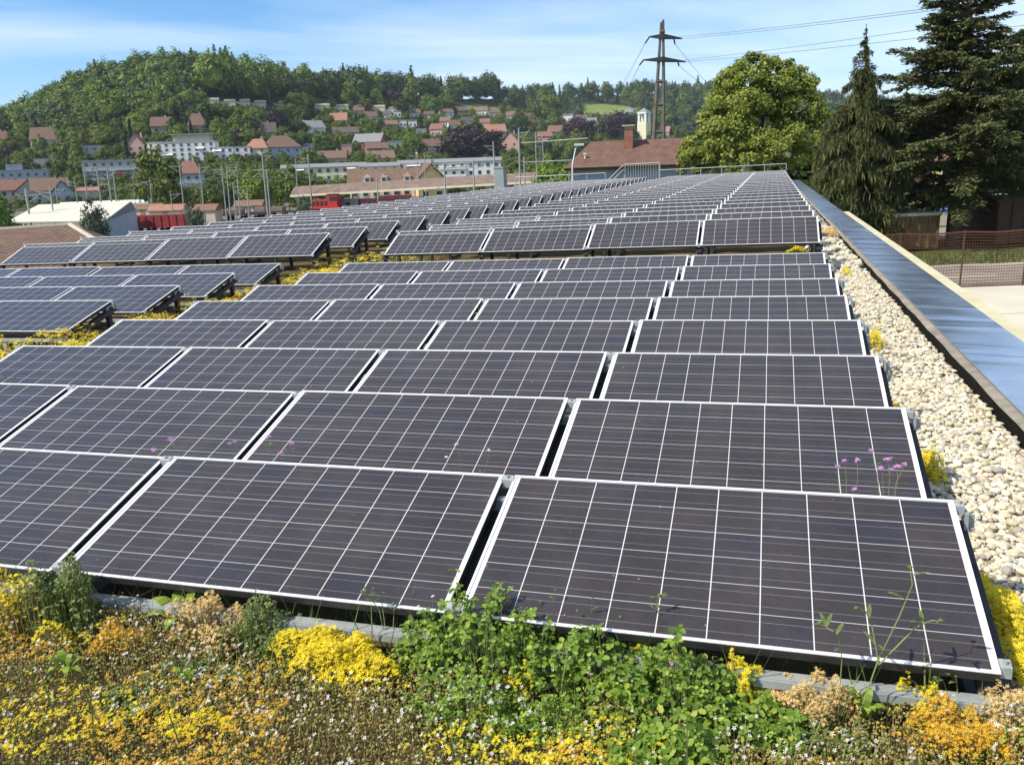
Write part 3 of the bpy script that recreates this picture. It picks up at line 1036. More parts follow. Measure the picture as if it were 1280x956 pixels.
# clover: trifoliate leaves on stalks
def clover(px, py, rx, ry, h, n, name, label, group, leaf=0.017, tone='green', flowers_=(0, None), lo=0.25):
    p = on_roof(px, py)
    t = thing(name, label, name.replace('_', ' ').split(' ')[0], RT @ T(p[0], p[1], GZ + 0.02), group)
    fo = MB()
    a = rng.uniform(0, 2 * math.pi, n)
    rr = np.sqrt(rng.random(n)) * (1 + 0.2 * np.sin(3 * a + px) + 0.12 * np.sin(8 * a))
    X, Y = rx * rr * np.cos(a), ry * rr * np.sin(a)
    H = h * (1 - 0.55 * np.clip(rr, 0, 1.2) ** 2) * (0.75 + 0.35 * np.sin(X * 23 + py) * np.cos(Y * 29))
    C = np.stack([X * 1.05, Y * 1.05, H * rng.uniform(lo, 1.05, n)], -1)
    A = np.stack([X * 0.8, Y * 0.8, np.zeros(n)], -1)
    stalks(fo, A, C, 0.0011, 1)
    N = rand_unit(n) * 0.55 + np.array([-0.1, -0.3, 0.9])
    N /= np.linalg.norm(N, axis=1)[:, None]
    U = np.cross(N, rand_unit(n))
    U /= np.linalg.norm(U, axis=1)[:, None]
    V = np.cross(N, U)
    s = leaf * rng.uniform(0.45, 1.35, n)[:, None]
    for k in range(3):
        an = 2 * math.pi * k / 3
        d = math.cos(an) * U + math.sin(an) * V
        e = -math.sin(an) * U + math.cos(an) * V
        dr = -0.18 * N
        P = np.stack([C, C + s * (0.45 * d + 0.40 * e), C + s * (0.95 * d + 0.30 * e + dr), C + s * (1.12 * d + 1.4 * dr), C + s * (0.95 * d - 0.30 * e + dr), C + s * (0.45 * d - 0.40 * e)], 1).reshape(-1, 3)
        mb_k = np.arange(n)[:, None] * 6
        fo.add(P, np.concatenate([mb_k + np.array([[0, 1, 2, 3]]), mb_k + np.array([[0, 3, 4, 5]])]), 0)
    obj('foliage', fo.mesh('foliage', [M[tone], M['stem']]), t)
    nf, fm_ = flowers_
    if nf:
        fb = MB()
        k = rng.choice(n, nf, replace=False)
        for q in k:
            fb = MB()
            if fm_ == 'pink':
                blobs(fb, C[q:q + 1] + np.array([0, 0, 0.015]), np.array([[0.008, 0.008, 0.0092]]), ICO1, 0, 0.3)
            else:
                stars(fb, np.repeat(C[q:q + 1], 3, 0) + rng.normal(0, 0.006, (3, 3)) + np.array([0, 0, 0.012]), 0.0075, (0, -0.3, 1), 0.5, 5, 0)
            obj('flower_head', fb.mesh('flower_head', [M[fm_]]), t)
    return t


CG = 'clover and herb patches in front of the panels'
clover(610, 852, 0.25, 0.16, 0.37, 720, 'clover_patch', 'tallest bright green clover patch hiding the front rail below the middle gap', CG, 0.018, flowers_=(3, 'pink'))
clover(545, 845, 0.15, 0.12, 0.24, 340, 'clover_patch', 'clover patch at the left flank of the tallest clover', CG, 0.017, flowers_=(6, 'white'))
clover(690, 866, 0.19, 0.14, 0.26, 430, 'clover_patch', 'clover patch directly right of the tallest clover', CG, 0.018, flowers_=(4, 'white'))
clover(760, 876, 0.19, 0.14, 0.25, 430, 'clover_patch', 'clover patch with yellow dots midway along the right panel', CG, 0.019, flowers_=(8, 'yellow'))
clover(845, 900, 0.20, 0.14, 0.27, 520, 'clover_patch', 'clover patch with pink heads growing against the lower edge of the right panel', CG, 0.019, flowers_=(5, 'pink'))
clover(910, 915, 0.13, 0.12, 0.20, 250, 'clover_patch', 'clover patch beside the upright yellow stonecrop', CG, 0.018)
clover(845, 975, 0.21, 0.12, 0.17, 400, 'clover_patch', 'low clover patch nearest the front edge below the right panel', CG, leaf=0.020, flowers_=(5, 'yellow'))
clover(590, 912, 0.20, 0.12, 0.17, 620, 'clover_patch', 'small leaved green patch with white flowers before the tallest clover', CG, leaf=0.011, flowers_=(30, 'white'))
clover(690, 925, 0.17, 0.09, 0.12, 420, 'clover_patch', 'low small leaved clover with white flowers in the bottom middle', CG, leaf=0.011, flowers_=(18, 'white'))
clover(85, 803, 0.16, 0.10, 0.44, 1700, 'herb_clump', 'dark leafy herb at the left joint of the front rail', CG, leaf=0.011, tone='grassy')
clover(330, 818, 0.20, 0.11, 0.22, 1300, 'herb_clump', 'dark green herb clump behind the big yellow cushion', CG, leaf=0.010, tone='grassy')
clover(250, 865, 0.20, 0.10, 0.10, 700, 'herb_clump', 'low green herb clump below the peach coloured cushion', CG, leaf=0.010, tone='grassy', flowers_=(20, 'white'))
clover(170, 890, 0.17, 0.09, 0.07, 600, 'herb_clump', 'flat green herb mat with white flowers in the left front carpet', CG, leaf=0.010, tone='grassy', flowers_=(16, 'white'))
clover(960, 935, 0.11, 0.08, 0.14, 320, 'herb_clump', 'green herb clump right of the low clover with pale leaves', CG, leaf=0.017)
clover(1035, 940, 0.12, 0.07, 0.10, 380, 'herb_clump', 'flat green herb mat with white flowers near the right front', CG, leaf=0.012, tone='grassy', flowers_=(22, 'white'))


def leaf_blade(mb, base, tip, w, mat=0, n=5, sag=0.0):
    base, tip = np.asarray(base, float), np.asarray(tip, float)
    d = tip - base
    s = np.cross(d, (0, 0, 1.0))
    s /= np.linalg.norm(s) + 1e-9
    L, Rr = [], []
    for i in range(n + 1):
        f = i / n
        ww = w * math.sin(math.pi * min(0.08 + 0.92 * f, 1.0)) * 0.5
        c = base + d * f + np.array([0, 0, sag * math.sin(math.pi * f)])
        L.append(c + s * ww + np.array([0, 0, ww * 0.25]))
        Rr.append(c - s * ww + np.array([0, 0, ww * 0.25]))
    for i in range(n):
        mb.poly([L[i], L[i + 1], Rr[i + 1], Rr[i]], mat)


def rosette(px, py, n, length, label, group):
    p = on_roof(px, py)
    t = thing('leafy_weed', label, 'weed', RT @ T(p[0], p[1], GZ + 0.06), group)
    for k in range(n):
        a = 2 * math.pi * k / n + rng.uniform(-0.3, 0.3)
        L = length * rng.uniform(0.7, 1.15)
        el = rng.uniform(0.4, 1.2)
        b = MB()
        leaf_blade(b, (0, 0, 0.01), (L * math.cos(a) * math.cos(el), L * math.sin(a) * math.cos(el), L * math.sin(el)), L * 0.28, 0, 6, 0.03)
        obj('leaf', b.mesh('leaf', M['green']), t)
    return t


WG = 'broad leaved weeds in the planted edge'
rosette(232, 800, 6, 0.17, 'broad upright leaves growing out of the peach coloured cushion', WG)
rosette(88, 868, 7, 0.11, 'narrow leaved green rosette in the open carpet at the left front', WG)
rosette(240, 880, 4, 0.08, 'small green weed in the brown carpet below the dark herb clump', WG)
rosette(1078, 925, 7, 0.10, 'broad green rosette at the foot of the tall bare stems', WG)
rosette(1262, 960, 5, 0.08, 'green weed among the peach cushion in the right front corner', WG)


mound(655, 880, 0.05, 0.04, 0.10, 260, 200, 0.0066, (M['olive'], M['yellow']), 'yellow_stonecrop', 'tiny yellow stonecrop tuft in the middle of the clover patches', 'stonecrop', SG)
mound(718, 845, 0.06, 0.04, 0.20, 300, 160, 0.0066, (M['olive'], M['yellow']), 'yellow_stonecrop', 'thin yellow stonecrop rising out of the clover below the first cell columns', 'stonecrop', SG)
gb = MB()
for _ in range(620):
    zone_ = rng.random()
    if zone_ < 0.45:
        x, y = rng.uniform(-3.6, 0.1), rng.uniform(-0.12, 0.12)
    elif zone_ < 0.75:
        x, y = rng.uniform(-5, 0.1), P1 * rng.integers(1, 4) - rng.uniform(0.08, 0.3)
    else:
        x, y = rng.uniform(-3.4, 0.2), rng.uniform(-1.2, -0.15)
    L = rng.uniform(0.10, 0.30)
    a = rng.uniform(0, 6.28)
    b0 = np.array([x, y, GZ])
    leaf_blade(gb, b0, b0 + np.array([0.4 * L * math.cos(a), 0.4 * L * math.sin(a), L]), 0.005, 0, 3, 0.01)
tag(obj('grass', gb.mesh('grass', [M['grassy']]), None, RT), 'sparse thin grass blades between the panel rows', 'grass', None, 'stuff')

# tall stems standing in front of the panels
def stem_plant(name, label, group, base_px, paths, head, leaf_n=4, r=0.0016, leaf_s=0.03, head_r=0.007, row_y=None):
    """paths: polylines of picture points lifted off the ground plane at the stem's own distance"""
    if row_y is None and base_px[1] > 755:
        base_px = (base_px[0], base_px[1] + 32)
        paths = [([base_px] + list(q[1:])) if q[0][1] + 32 >= base_px[1] - 12 else list(q) for q in paths]
    p0 = on_roof(*base_px)

    def in_gap(x, y):
        # the point above the gap between two rows that is seen at this picture point
        d = AX_R.T @ np.array([(x - 640) / F_PX, (y - 478) / F_PX, 1.0])
        return CAM_R + d * ((row_y - CAM_R[1]) / d[1])
    if row_y is not None:
        p0 = in_gap(*base_px)
        p0[2] = GZ
    t = thing(name, label, 'wildflower', RT @ T(p0[0], p0[1], GZ), group)
    right = AX_R[0]
    up = np.array([0, 0, 1.0])
    dist = float(np.dot(AX_R[2], p0 - CAM_R))
    sc = dist / F_PX
    for path in paths:
        pts = []
        for k, (x, y) in enumerate(path):
            if row_y is not None:
                q = in_gap(x, y) - np.array([p0[0], p0[1], GZ])
                pts.append(q if k else np.zeros(3))
                continue
            dx, dy = (x - base_px[0]) * sc, (base_px[1] - y) * sc / 0.97
            pts.append(right * dx * np.array([1, 1, 0]) + up * max(dy, 0) + np.array([0.0, 0.02 * math.sin(k * 1.7), 0]))
        b = MB().tube(pts, r, 5, 0, r * 0.6)
        st = obj('stem', b.mesh('stem', M['stem']), t)
        e = pts[-1]
        if head is not None:
            hb = MB()
            if head == 'pink' or head == 'white':
                c = np.tile(e, (16, 1)) + rng.normal(0, head_r * 0.5, (16, 3)) * np.array([1, 1, 0.4])
                stars(hb, c, head_r * 0.75, (0, -0.4, 1), 0.7, 5, 0)
                obj('flower', hb.mesh('flower', M[head]), t)
            else:
                blobs(hb, np.array([e]), np.array([[head_r, head_r, head_r * 0.8]]), ICO1, 0, 0.15)
                obj('seed_head', hb.mesh('seed_head', M['grassy']), t)
        if leaf_n:
            for _ in range(leaf_n):
                lb = MB()
                k = rng.integers(0, max(1, len(pts) - 1))
                a = rng.uniform(0, 6.28)
                q = pts[k] * 0.5 + pts[min(k + 1, len(pts) - 1)] * 0.5
                leaf_blade(lb, q, q + np.array([leaf_s * math.cos(a), leaf_s * math.sin(a), leaf_s * 0.4]), leaf_s * 0.25, 0, 4, 0.004)
                obj('leaf', lb.mesh('leaf', M['grassy']), t)
    return t


TG_ = 'tall wild flower stems rising before the panels'
stem_plant('scabious', 'tallest bare scabious stems crossing the right front panel', TG_, (1060, 900),
           [[(1060, 900), (1092, 822), (1113, 757), (1124, 716), (1122, 700)], [(1092, 822), (1135, 780), (1150, 766), (1161, 763)], [(1092, 822), (1082, 775), (1072, 750), (1060, 742)]], 'bud', 3, 0.0022, 0.05)
stem_plant('scabious', 'single bent bare stem left of the tallest scabious stems', TG_, (1045, 895), [[(1045, 895), (1048, 820), (1042, 785), (1034, 772), (1018, 767)]], 'bud', 5, 0.0017, 0.05)
stem_plant('scabious', 'lilac scabious flowers standing before the second row by the gravel', TG_, (1108, 640),
           [[(1108, 640), (1112, 604), (1113, 587)], [(1108, 640), (1120, 604), (1131, 580)], [(1108, 640), (1098, 600), (1089, 563)], [(1108, 640), (1104, 605), (1102, 585)], [(1108, 640), (1112, 600), (1110, 574)], [(1108, 640), (1122, 600), (1122, 583)]], 'pink', 1, 0.0014, 0.03, 0.010, 1.0)
stem_plant('scabious', 'thin scabious stems left of the lilac flowers before the second row', TG_, (1062, 635),
           [[(1062, 635), (1058, 600), (1056, 576)], [(1062, 635), (1067, 622), (1068, 611)], [(1062, 635), (1072, 600), (1072, 575)], [(1062, 635), (1048, 602), (1047, 582)]], 'pink', 1, 0.0013, 0.025, 0.009, 1.0)
stem_plant('pink_flower', 'pink flower before the second row near the left panel joint', TG_, (218, 600), [[(218, 600), (217, 568), (213, 549)], [(218, 600), (200, 570), (192, 562)]], 'pink', 3, 0.0015, 0.03, 0.012, 0.98)
stem_plant('pink_flower', 'two pink flower heads before the second row right of the left panel joint', TG_, (298, 604), [[(298, 604), (296, 560), (294, 552)], [(298, 604), (290, 560), (288, 554)]], 'pink', 1, 0.0012, 0.03, 0.008, 0.98)
stem_plant('pink_flower', 'pink flowers before the second row beside the third panel gap', TG_, (348, 606), [[(348, 606), (362, 575), (364, 553)], [(348, 606), (338, 570), (334, 546)], [(348, 606), (348, 580), (350, 567)]], 'pink', 7, 0.0016, 0.035, 0.011, 0.98)
stem_plant('wild_stem', 'thin stems with pale buds before the second row middle panel', TG_, (574, 610), [[(574, 610), (575, 570), (571, 555)], [(574, 610), (610, 575), (611, 562)], [(574, 610), (558, 578), (558, 571)]], 'white', 1, 0.0012, 0.02, 0.007, 0.98)
stem_plant('wild_stem', 'green shoot in the panel gap of the fourth row', TG_, (594, 400), [[(594, 400), (592, 386), (591, 378)], [(594, 400), (598, 384), (597, 375)]], 'bud', 6, 0.0016, 0.05, 0.006, 4.42)
stem_plant('wild_stem', 'dark dry stems before the fourth row left of the middle', TG_, (412, 400), [[(412, 400), (411, 385), (410, 368)], [(412, 400), (434, 390), (436, 374)]], 'bud', 2, 0.0014, 0.03, 0.006, 4.42)
stem_plant('wild_stem', 'small weed before the third row at the left picture edge', TG_, (12, 500), [[(12, 500), (10, 480), (7, 465)], [(12, 500), (16, 478), (19, 470)]], 'bud', 6, 0.0016, 0.06, 0.006, 2.12)
stem_plant('wild_stem', 'green budded stem before the front panel left of the clover', TG_, (488, 800), [[(488, 800), (478, 760), (470, 735), (466, 728)], [(488, 800), (482, 750), (478, 727)], [(488, 800), (495, 770), (500, 748)]], 'bud', 7, 0.002, 0.03, 0.006)
stem_plant('wild_stem', 'leafy clover shoots reaching up over the right front panel', TG_, (815, 815), [[(815, 815), (818, 775), (822, 745), (826, 733)], [(815, 815), (800, 780), (778, 762)], [(815, 815), (845, 790), (858, 774)]], 'bud', 8, 0.002, 0.035, 0.006)
stem_plant('wild_stem', 'pair of knobbly green shoots at the right end of the rail', TG_, (1165, 880), [[(1163, 880), (1163, 850), (1163, 838)], [(1170, 880), (1170, 840), (1176, 832)], [(1146, 880), (1146, 860), (1145, 850)]], 'bud', 7, 0.004, 0.03, 0.006)
stem_plant('wild_stem', 'broad leaved shoot standing over the right end of the rail', TG_, (1196, 882), [[(1196, 882), (1194, 860), (1188, 836)]], 'bud', 9, 0.002, 0.055, 0.004)
stem_plant('wild_stem', 'grey green stems with white buds at the left rail joint', TG_, (52, 790), [[(52, 790), (50, 740), (46, 700)], [(52, 790), (56, 750), (60, 722)], [(52, 790), (40, 750), (36, 730)]], 'white', 10, 0.0018, 0.03, 0.006)
for q, (bx_, by_, hh_, hd_, txt) in enumerate(((690, 800, 70, 'bud', 'thin seeding grass stem over the clover left of the right front panel'), (735, 815, 75, 'bud', 'second thin grass stem over the clover crossing a white cell line'), (905, 830, 52, 'white', 'pale budded stems at the right end of the clover'), (925, 832, 48, 'bud', 'short bent stem right of the pale budded stems'), (120, 780, 60, 'bud', 'thin stem right of the left rail joint'), (540, 800, 62, 'white', 'budded stem at the left flank of the tallest clover'), (20, 770, 50, 'white', 'white budded stem at the left picture edge'), (1020, 850, 40, 'bud', 'short dry stem at the rail left of the bent bare stem'))):
    stem_plant('wild_stem', txt, TG_, (bx_, by_), [[(bx_, by_), (bx_ + 3, by_ - hh_ * 0.5), (bx_ + 9, by_ - hh_)], [(bx_ + 2, by_), (bx_ - 5, by_ - hh_ * 0.45), (bx_ - 10, by_ - hh_ * 0.8)]], hd_, 4, 0.0011, 0.028, 0.005)
stem_plant('wild_stem', 'thin stem before the third panel row left of the middle', TG_, (285, 740), [[(285, 760), (283, 725), (282, 714)]], 'bud', 4, 0.0015, 0.02, 0.005)

# ------------------------------------------------------------------ foliage materials and tree builders
def leafmat(name, c1, c2, c3, tr=0.25, rough=0.55, tint=(0.03, 0.35)):
    return island(name, [(0, c1), (0.5, c2), (1, c3)], rough, tr, None, 0.25, tint)


M['lf_green'] = leafmat('leaf_green', (0.073, 0.115, 0.019), (0.124, 0.176, 0.026), (0.208, 0.255, 0.045))
M['lf_light'] = leafmat('leaf_light', (0.105, 0.155, 0.020), (0.166, 0.222, 0.031), (0.241, 0.282, 0.049))
M['lf_dark'] = leafmat('leaf_dark', (0.037, 0.065, 0.018), (0.061, 0.094, 0.023), (0.093, 0.130, 0.034))
M['lf_conifer'] = leafmat('needle_dark', (0.033, 0.060, 0.022), (0.056, 0.090, 0.032), (0.091, 0.128, 0.046), 0.1)
M['lf_copper'] = leafmat('leaf_copper', (0.022, 0.012, 0.020), (0.034, 0.018, 0.026), (0.05, 0.028, 0.035), 0.15)
M['lf_silver'] = leafmat('leaf_silver', (0.06, 0.085, 0.05), (0.10, 0.13, 0.075), (0.16, 0.19, 0.12))
M['lf_linden'] = leafmat('leaf_linden', (0.11, 0.15, 0.02), (0.22, 0.265, 0.038), (0.40, 0.40, 0.085), 0.3)
M['lf_spruce'] = leafmat('needle_weeping', (0.044, 0.060, 0.019), (0.089, 0.105, 0.032), (0.163, 0.165, 0.057), 0.15)
M['lf_fir'] = leafmat('needle_fir', (0.059, 0.081, 0.030), (0.106, 0.133, 0.048), (0.210, 0.228, 0.082), 0.15)
M['bark'] = mottled('bark', (0.05, 0.036, 0.025), (0.12, 0.09, 0.065), 6, 0.95)
M['bark_grey'] = mottled('bark_grey', (0.10, 0.085, 0.07), (0.19, 0.16, 0.13), 5, 0.95)


def crown_points(n_clump, per, rx, ry, rz, clump_r, squash=0.8, low=-0.75, top_heavy=0.0):
    """leaf positions gathered in clumps near the surface of a lumpy crown, with outward normals"""
    d = rand_unit(n_clump * 2)
    d = d[d[:, 2] > low][:n_clump]
    lump = 1 + 0.16 * np.sin(5 * d[:, 0] + 1.7) * np.cos(4 * d[:, 1] + 0.4) + 0.12 * np.sin(7 * d[:, 2] + 3 * d[:, 0])
    rad = lump * rng.uniform(0.62, 1.0, len(d)) ** 0.6
    C = d * rad[:, None] * np.array([rx, ry, rz])
    off = rand_unit(len(C) * per) * (rng.random((len(C) * per, 1)) ** 0.45) * clump_r
    off[:, 2] *= squash
    P = np.repeat(C, per, 0) + off
    N = np.repeat(d, per, 0) * 0.7 + off / clump_r * 0.7
    return P, N


def tree_mesh_broad(h, rx, n_clump, per, leaf, name, crown_base=0.18, mat='lf_green'):
    rz = h * (1 - crown_base) / 2
    P, N = crown_points(n_clump, per, rx, rx, rz, rx * 0.30)
    P[:, 2] += h - rz
    b = MB()
    cards(b, P, leaf * rng.uniform(0.7, 1.35, len(P)), N + np.array([0, 0, 0.25]), 0.75, 0.62, 0)
    # shaded inner branches' foliage
    bv, bf = ICO2
    k = 1 + 0.18 * np.sin(bv[:, :1] * 5 + 1) * np.cos(bv[:, 1:2] * 6)
    b.add(bv * k * np.array([rx, rx, rz]) * 0.55 + np.array([0, 0, h - rz]), bf, 0)
    return b.mesh(name, [M[mat]])


def trunk_mesh(h, r, name='trunk', mat='bark', limbs=0, spread=1.0):
    b = MB()
    b.tube([(0, 0, -0.6), (0.02 * h * 0.1, 0, h * 0.35), (0.02 * h, 0.01 * h, h * 0.7), (0.0, 0, h * 0.9)], r, 8, 0, r * 0.3)
    for k in range(limbs):
        a = 2 * math.pi * k / max(limbs, 1) + 0.4
        z0 = h * (0.3 + 0.4 * k / max(limbs, 1))
        b.tube([(0, 0, z0), (spread * 0.5 * math.cos(a), spread * 0.5 * math.sin(a), z0 + 0.12 * h), (spread * math.cos(a), spread * math.sin(a), z0 + 0.2 * h)], r * 0.4, 6, 0, r * 0.1)
    return b.mesh(name, M[mat])


def conifer_mesh(h, rx, layers, per, leaf, name, mat='lf_conifer', shape=0.9):
    b = MB()
    Ps, Ns, Ax = [], [], []
    for k in range(layers):
        f = k / (layers - 1)
        z = h * (0.06 + 0.93 * f)
        rad = rx * (1 - f) ** shape * rng.uniform(0.78, 1.1) + 0.02 * rx
        nb = max(4, int(9 * (1 - f) + 4))
        for j in range(nb):
            a = rng.uniform(0, 2 * math.pi)
            L = rad * rng.uniform(0.75, 1.1)
            s = rng.random(per) ** 0.7 * L
            d = np.array([math.cos(a), math.sin(a), -0.28])
            side = np.array([-math.sin(a), math.cos(a), 0])
            P = s[:, None] * d + side * rng.normal(0, 0.16, (per, 1)) * L + np.array([0, 0, z]) + rng.normal(0, leaf * 0.25, (per, 3))
            Ps.append(P)
            Ns.append(np.tile(np.array([0.25 * math.cos(a), 0.25 * math.sin(a), 0.9]), (per, 1)))
            Ax.append(np.tile(d, (per, 1)))
    P, N, A = np.concatenate(Ps), np.concatenate(Ns), np.concatenate(Ax)
    cards(b, P, leaf * rng.uniform(0.7, 1.3, len(P)), N, 0.5, 0.5, 0, A)
    rings = 8
    b.tube([(0, 0, h * 0.08), (0, 0, h * 0.5), (0, 0, h * 0.93)], rx * 0.42, 7, 0, rx * 0.03)
    return b.mesh(name, [M[mat]])


# prototypes for the trees of the town (about 10 m tall; scaled where they stand)
TREE_KIND = {
    'broad': ('broadleaf_tree', [(tree_mesh_broad(10, 4.2, 64, 30, 0.78, 'crown', 0.1, 'lf_green'), trunk_mesh(8, 0.3)),
                                 (tree_mesh_broad(10, 5.0, 72, 30, 0.8, 'crown', 0.1, 'lf_green'), trunk_mesh(8, 0.3)),
                                 (tree_mesh_broad(10, 3.6, 56, 30, 0.72, 'crown', 0.12, 'lf_green'), trunk_mesh(8, 0.28))]),
    'light': ('broadleaf_tree', [(tree_mesh_broad(10, 4.6, 64, 30, 0.75, 'crown', 0.08, 'lf_light'), trunk_mesh(8, 0.3)),
                                 (tree_mesh_broad(10, 3.6, 56, 30, 0.72, 'crown', 0.1, 'lf_light'), trunk_mesh(8, 0.28))]),
    'dark': ('broadleaf_tree', [(tree_mesh_broad(10, 4.4, 68, 30, 0.75, 'crown', 0.08, 'lf_dark'), trunk_mesh(8, 0.3)),
                                (tree_mesh_broad(10, 3.4, 60, 30, 0.72, 'crown', 0.08, 'lf_dark'), trunk_mesh(8, 0.3))]),
    'conifer': ('conifer_tree', [(conifer_mesh(10, 2.1, 22, 12, 0.7, 'crown'), trunk_mesh(9, 0.22)),
                                 (conifer_mesh(10, 2.6, 22, 12, 0.75, 'crown'), trunk_mesh(9, 0.22))]),
    'copper': ('copper_beech', [(tree_mesh_broad(10, 5.2, 80, 30, 0.72, 'crown', 0.05, 'lf_copper'), trunk_mesh(8, 0.35))]),
    'silver': ('young_tree', [(tree_mesh_broad(10, 3.3, 80, 30, 0.5, 'crown', 0.06, 'lf_silver'), trunk_mesh(8, 0.2))]),
}


def put_tree(kind, pos, h, label=None, group='trees standing among the houses', wide=1.0):
    name, protos = TREE_KIND[kind]
    cme, tme = protos[int(rng.integers(len(protos)))]
    s = h / 10.0
    mt = T(*pos) @ Matrix.Rotation(rng.uniform(0, 6.28), 4, 'Z') @ Matrix.Diagonal((s * wide, s * wide, s, 1))
    t = thing(name, label or '', 'tree', mt, group)
    obj('crown', cme, t)
    obj('trunk', tme, t)
    return t


# ------------------------------------------------------------------ houses
def plain(name, c, rough=0.85, var=0.12, scale=0.6):
    return mottled(name, tuple(k * (1 - var) for k in c), tuple(min(k * (1 + var), 0.95) for k in c), scale, rough, detail=4)


WALLC = {'white': (0.74, 0.73, 0.69), 'cream': (0.68, 0.60, 0.43), 'paleyellow': (0.74, 0.68, 0.46), 'grey': (0.36, 0.37, 0.37), 'bluegrey': (0.36, 0.40, 0.45),
         'pink': (0.54, 0.36, 0.30), 'salmon': (0.60, 0.34, 0.27), 'red': (0.45, 0.10, 0.09), 'yellow': (0.75, 0.55, 0.22), 'brown': (0.25, 0.18, 0.13), 'beige': (0.50, 0.43, 0.33), 'teal': (0.36, 0.48, 0.50)}
ROOFC = {'brown': (0.17, 0.105, 0.075), 'dark': (0.11, 0.085, 0.075), 'red': (0.225, 0.115, 0.085), 'orange': (0.34, 0.17, 0.115), 'grey': (0.23, 0.23, 0.23), 'flat': (0.36, 0.35, 0.33), 'tile': (0.20, 0.125, 0.085)}
for k, c in WALLC.items():
    M['w_' + k] = plain('wall_' + k, c)
for k, c in ROOFC.items():
    M['r_' + k] = plain('roof_' + k, c, 0.85, 0.22, 1.5)
t_ = NT('window_glass')
M['glass'] = t_.set((0.035, 0.045, 0.06), 0.08, 0, 0.6)
M['winframe'] = plain('window_frame', (0.62, 0.60, 0.56))
M['awning'] = plain('awning_cloth', (0.85, 0.82, 0.74))
M['awning_red'] = plain('awning_red_cloth', (0.70, 0.13, 0.07))


def window_mesh(w, h):
    b = MB()
    b.box(-w / 2, w / 2, -0.06, 0.0, 0, h, 1)
    f = 0.07 if w < 1.6 else 0.09
    b.box(-w / 2 - f, -w / 2, -0.10, 0.0, -f, h + f, 0)
    b.box(w / 2, w / 2 + f, -0.10, 0.0, -f, h + f, 0)
    b.box(-w / 2, w / 2, -0.10, 0.0, h, h + f, 0)
    b.box(-w / 2, w / 2, -0.12, 0.0, -f, 0, 0)
    return b.mesh('window', [M['winframe'], M['glass']])


WIN = {}


def win(w, h):
    k = (round(w, 1), round(h, 1))
    if k not in WIN:
        WIN[k] = window_mesh(*k)
    return WIN[k]


HOUSES = []          # picture boxes of the houses, for keeping trees clear of them


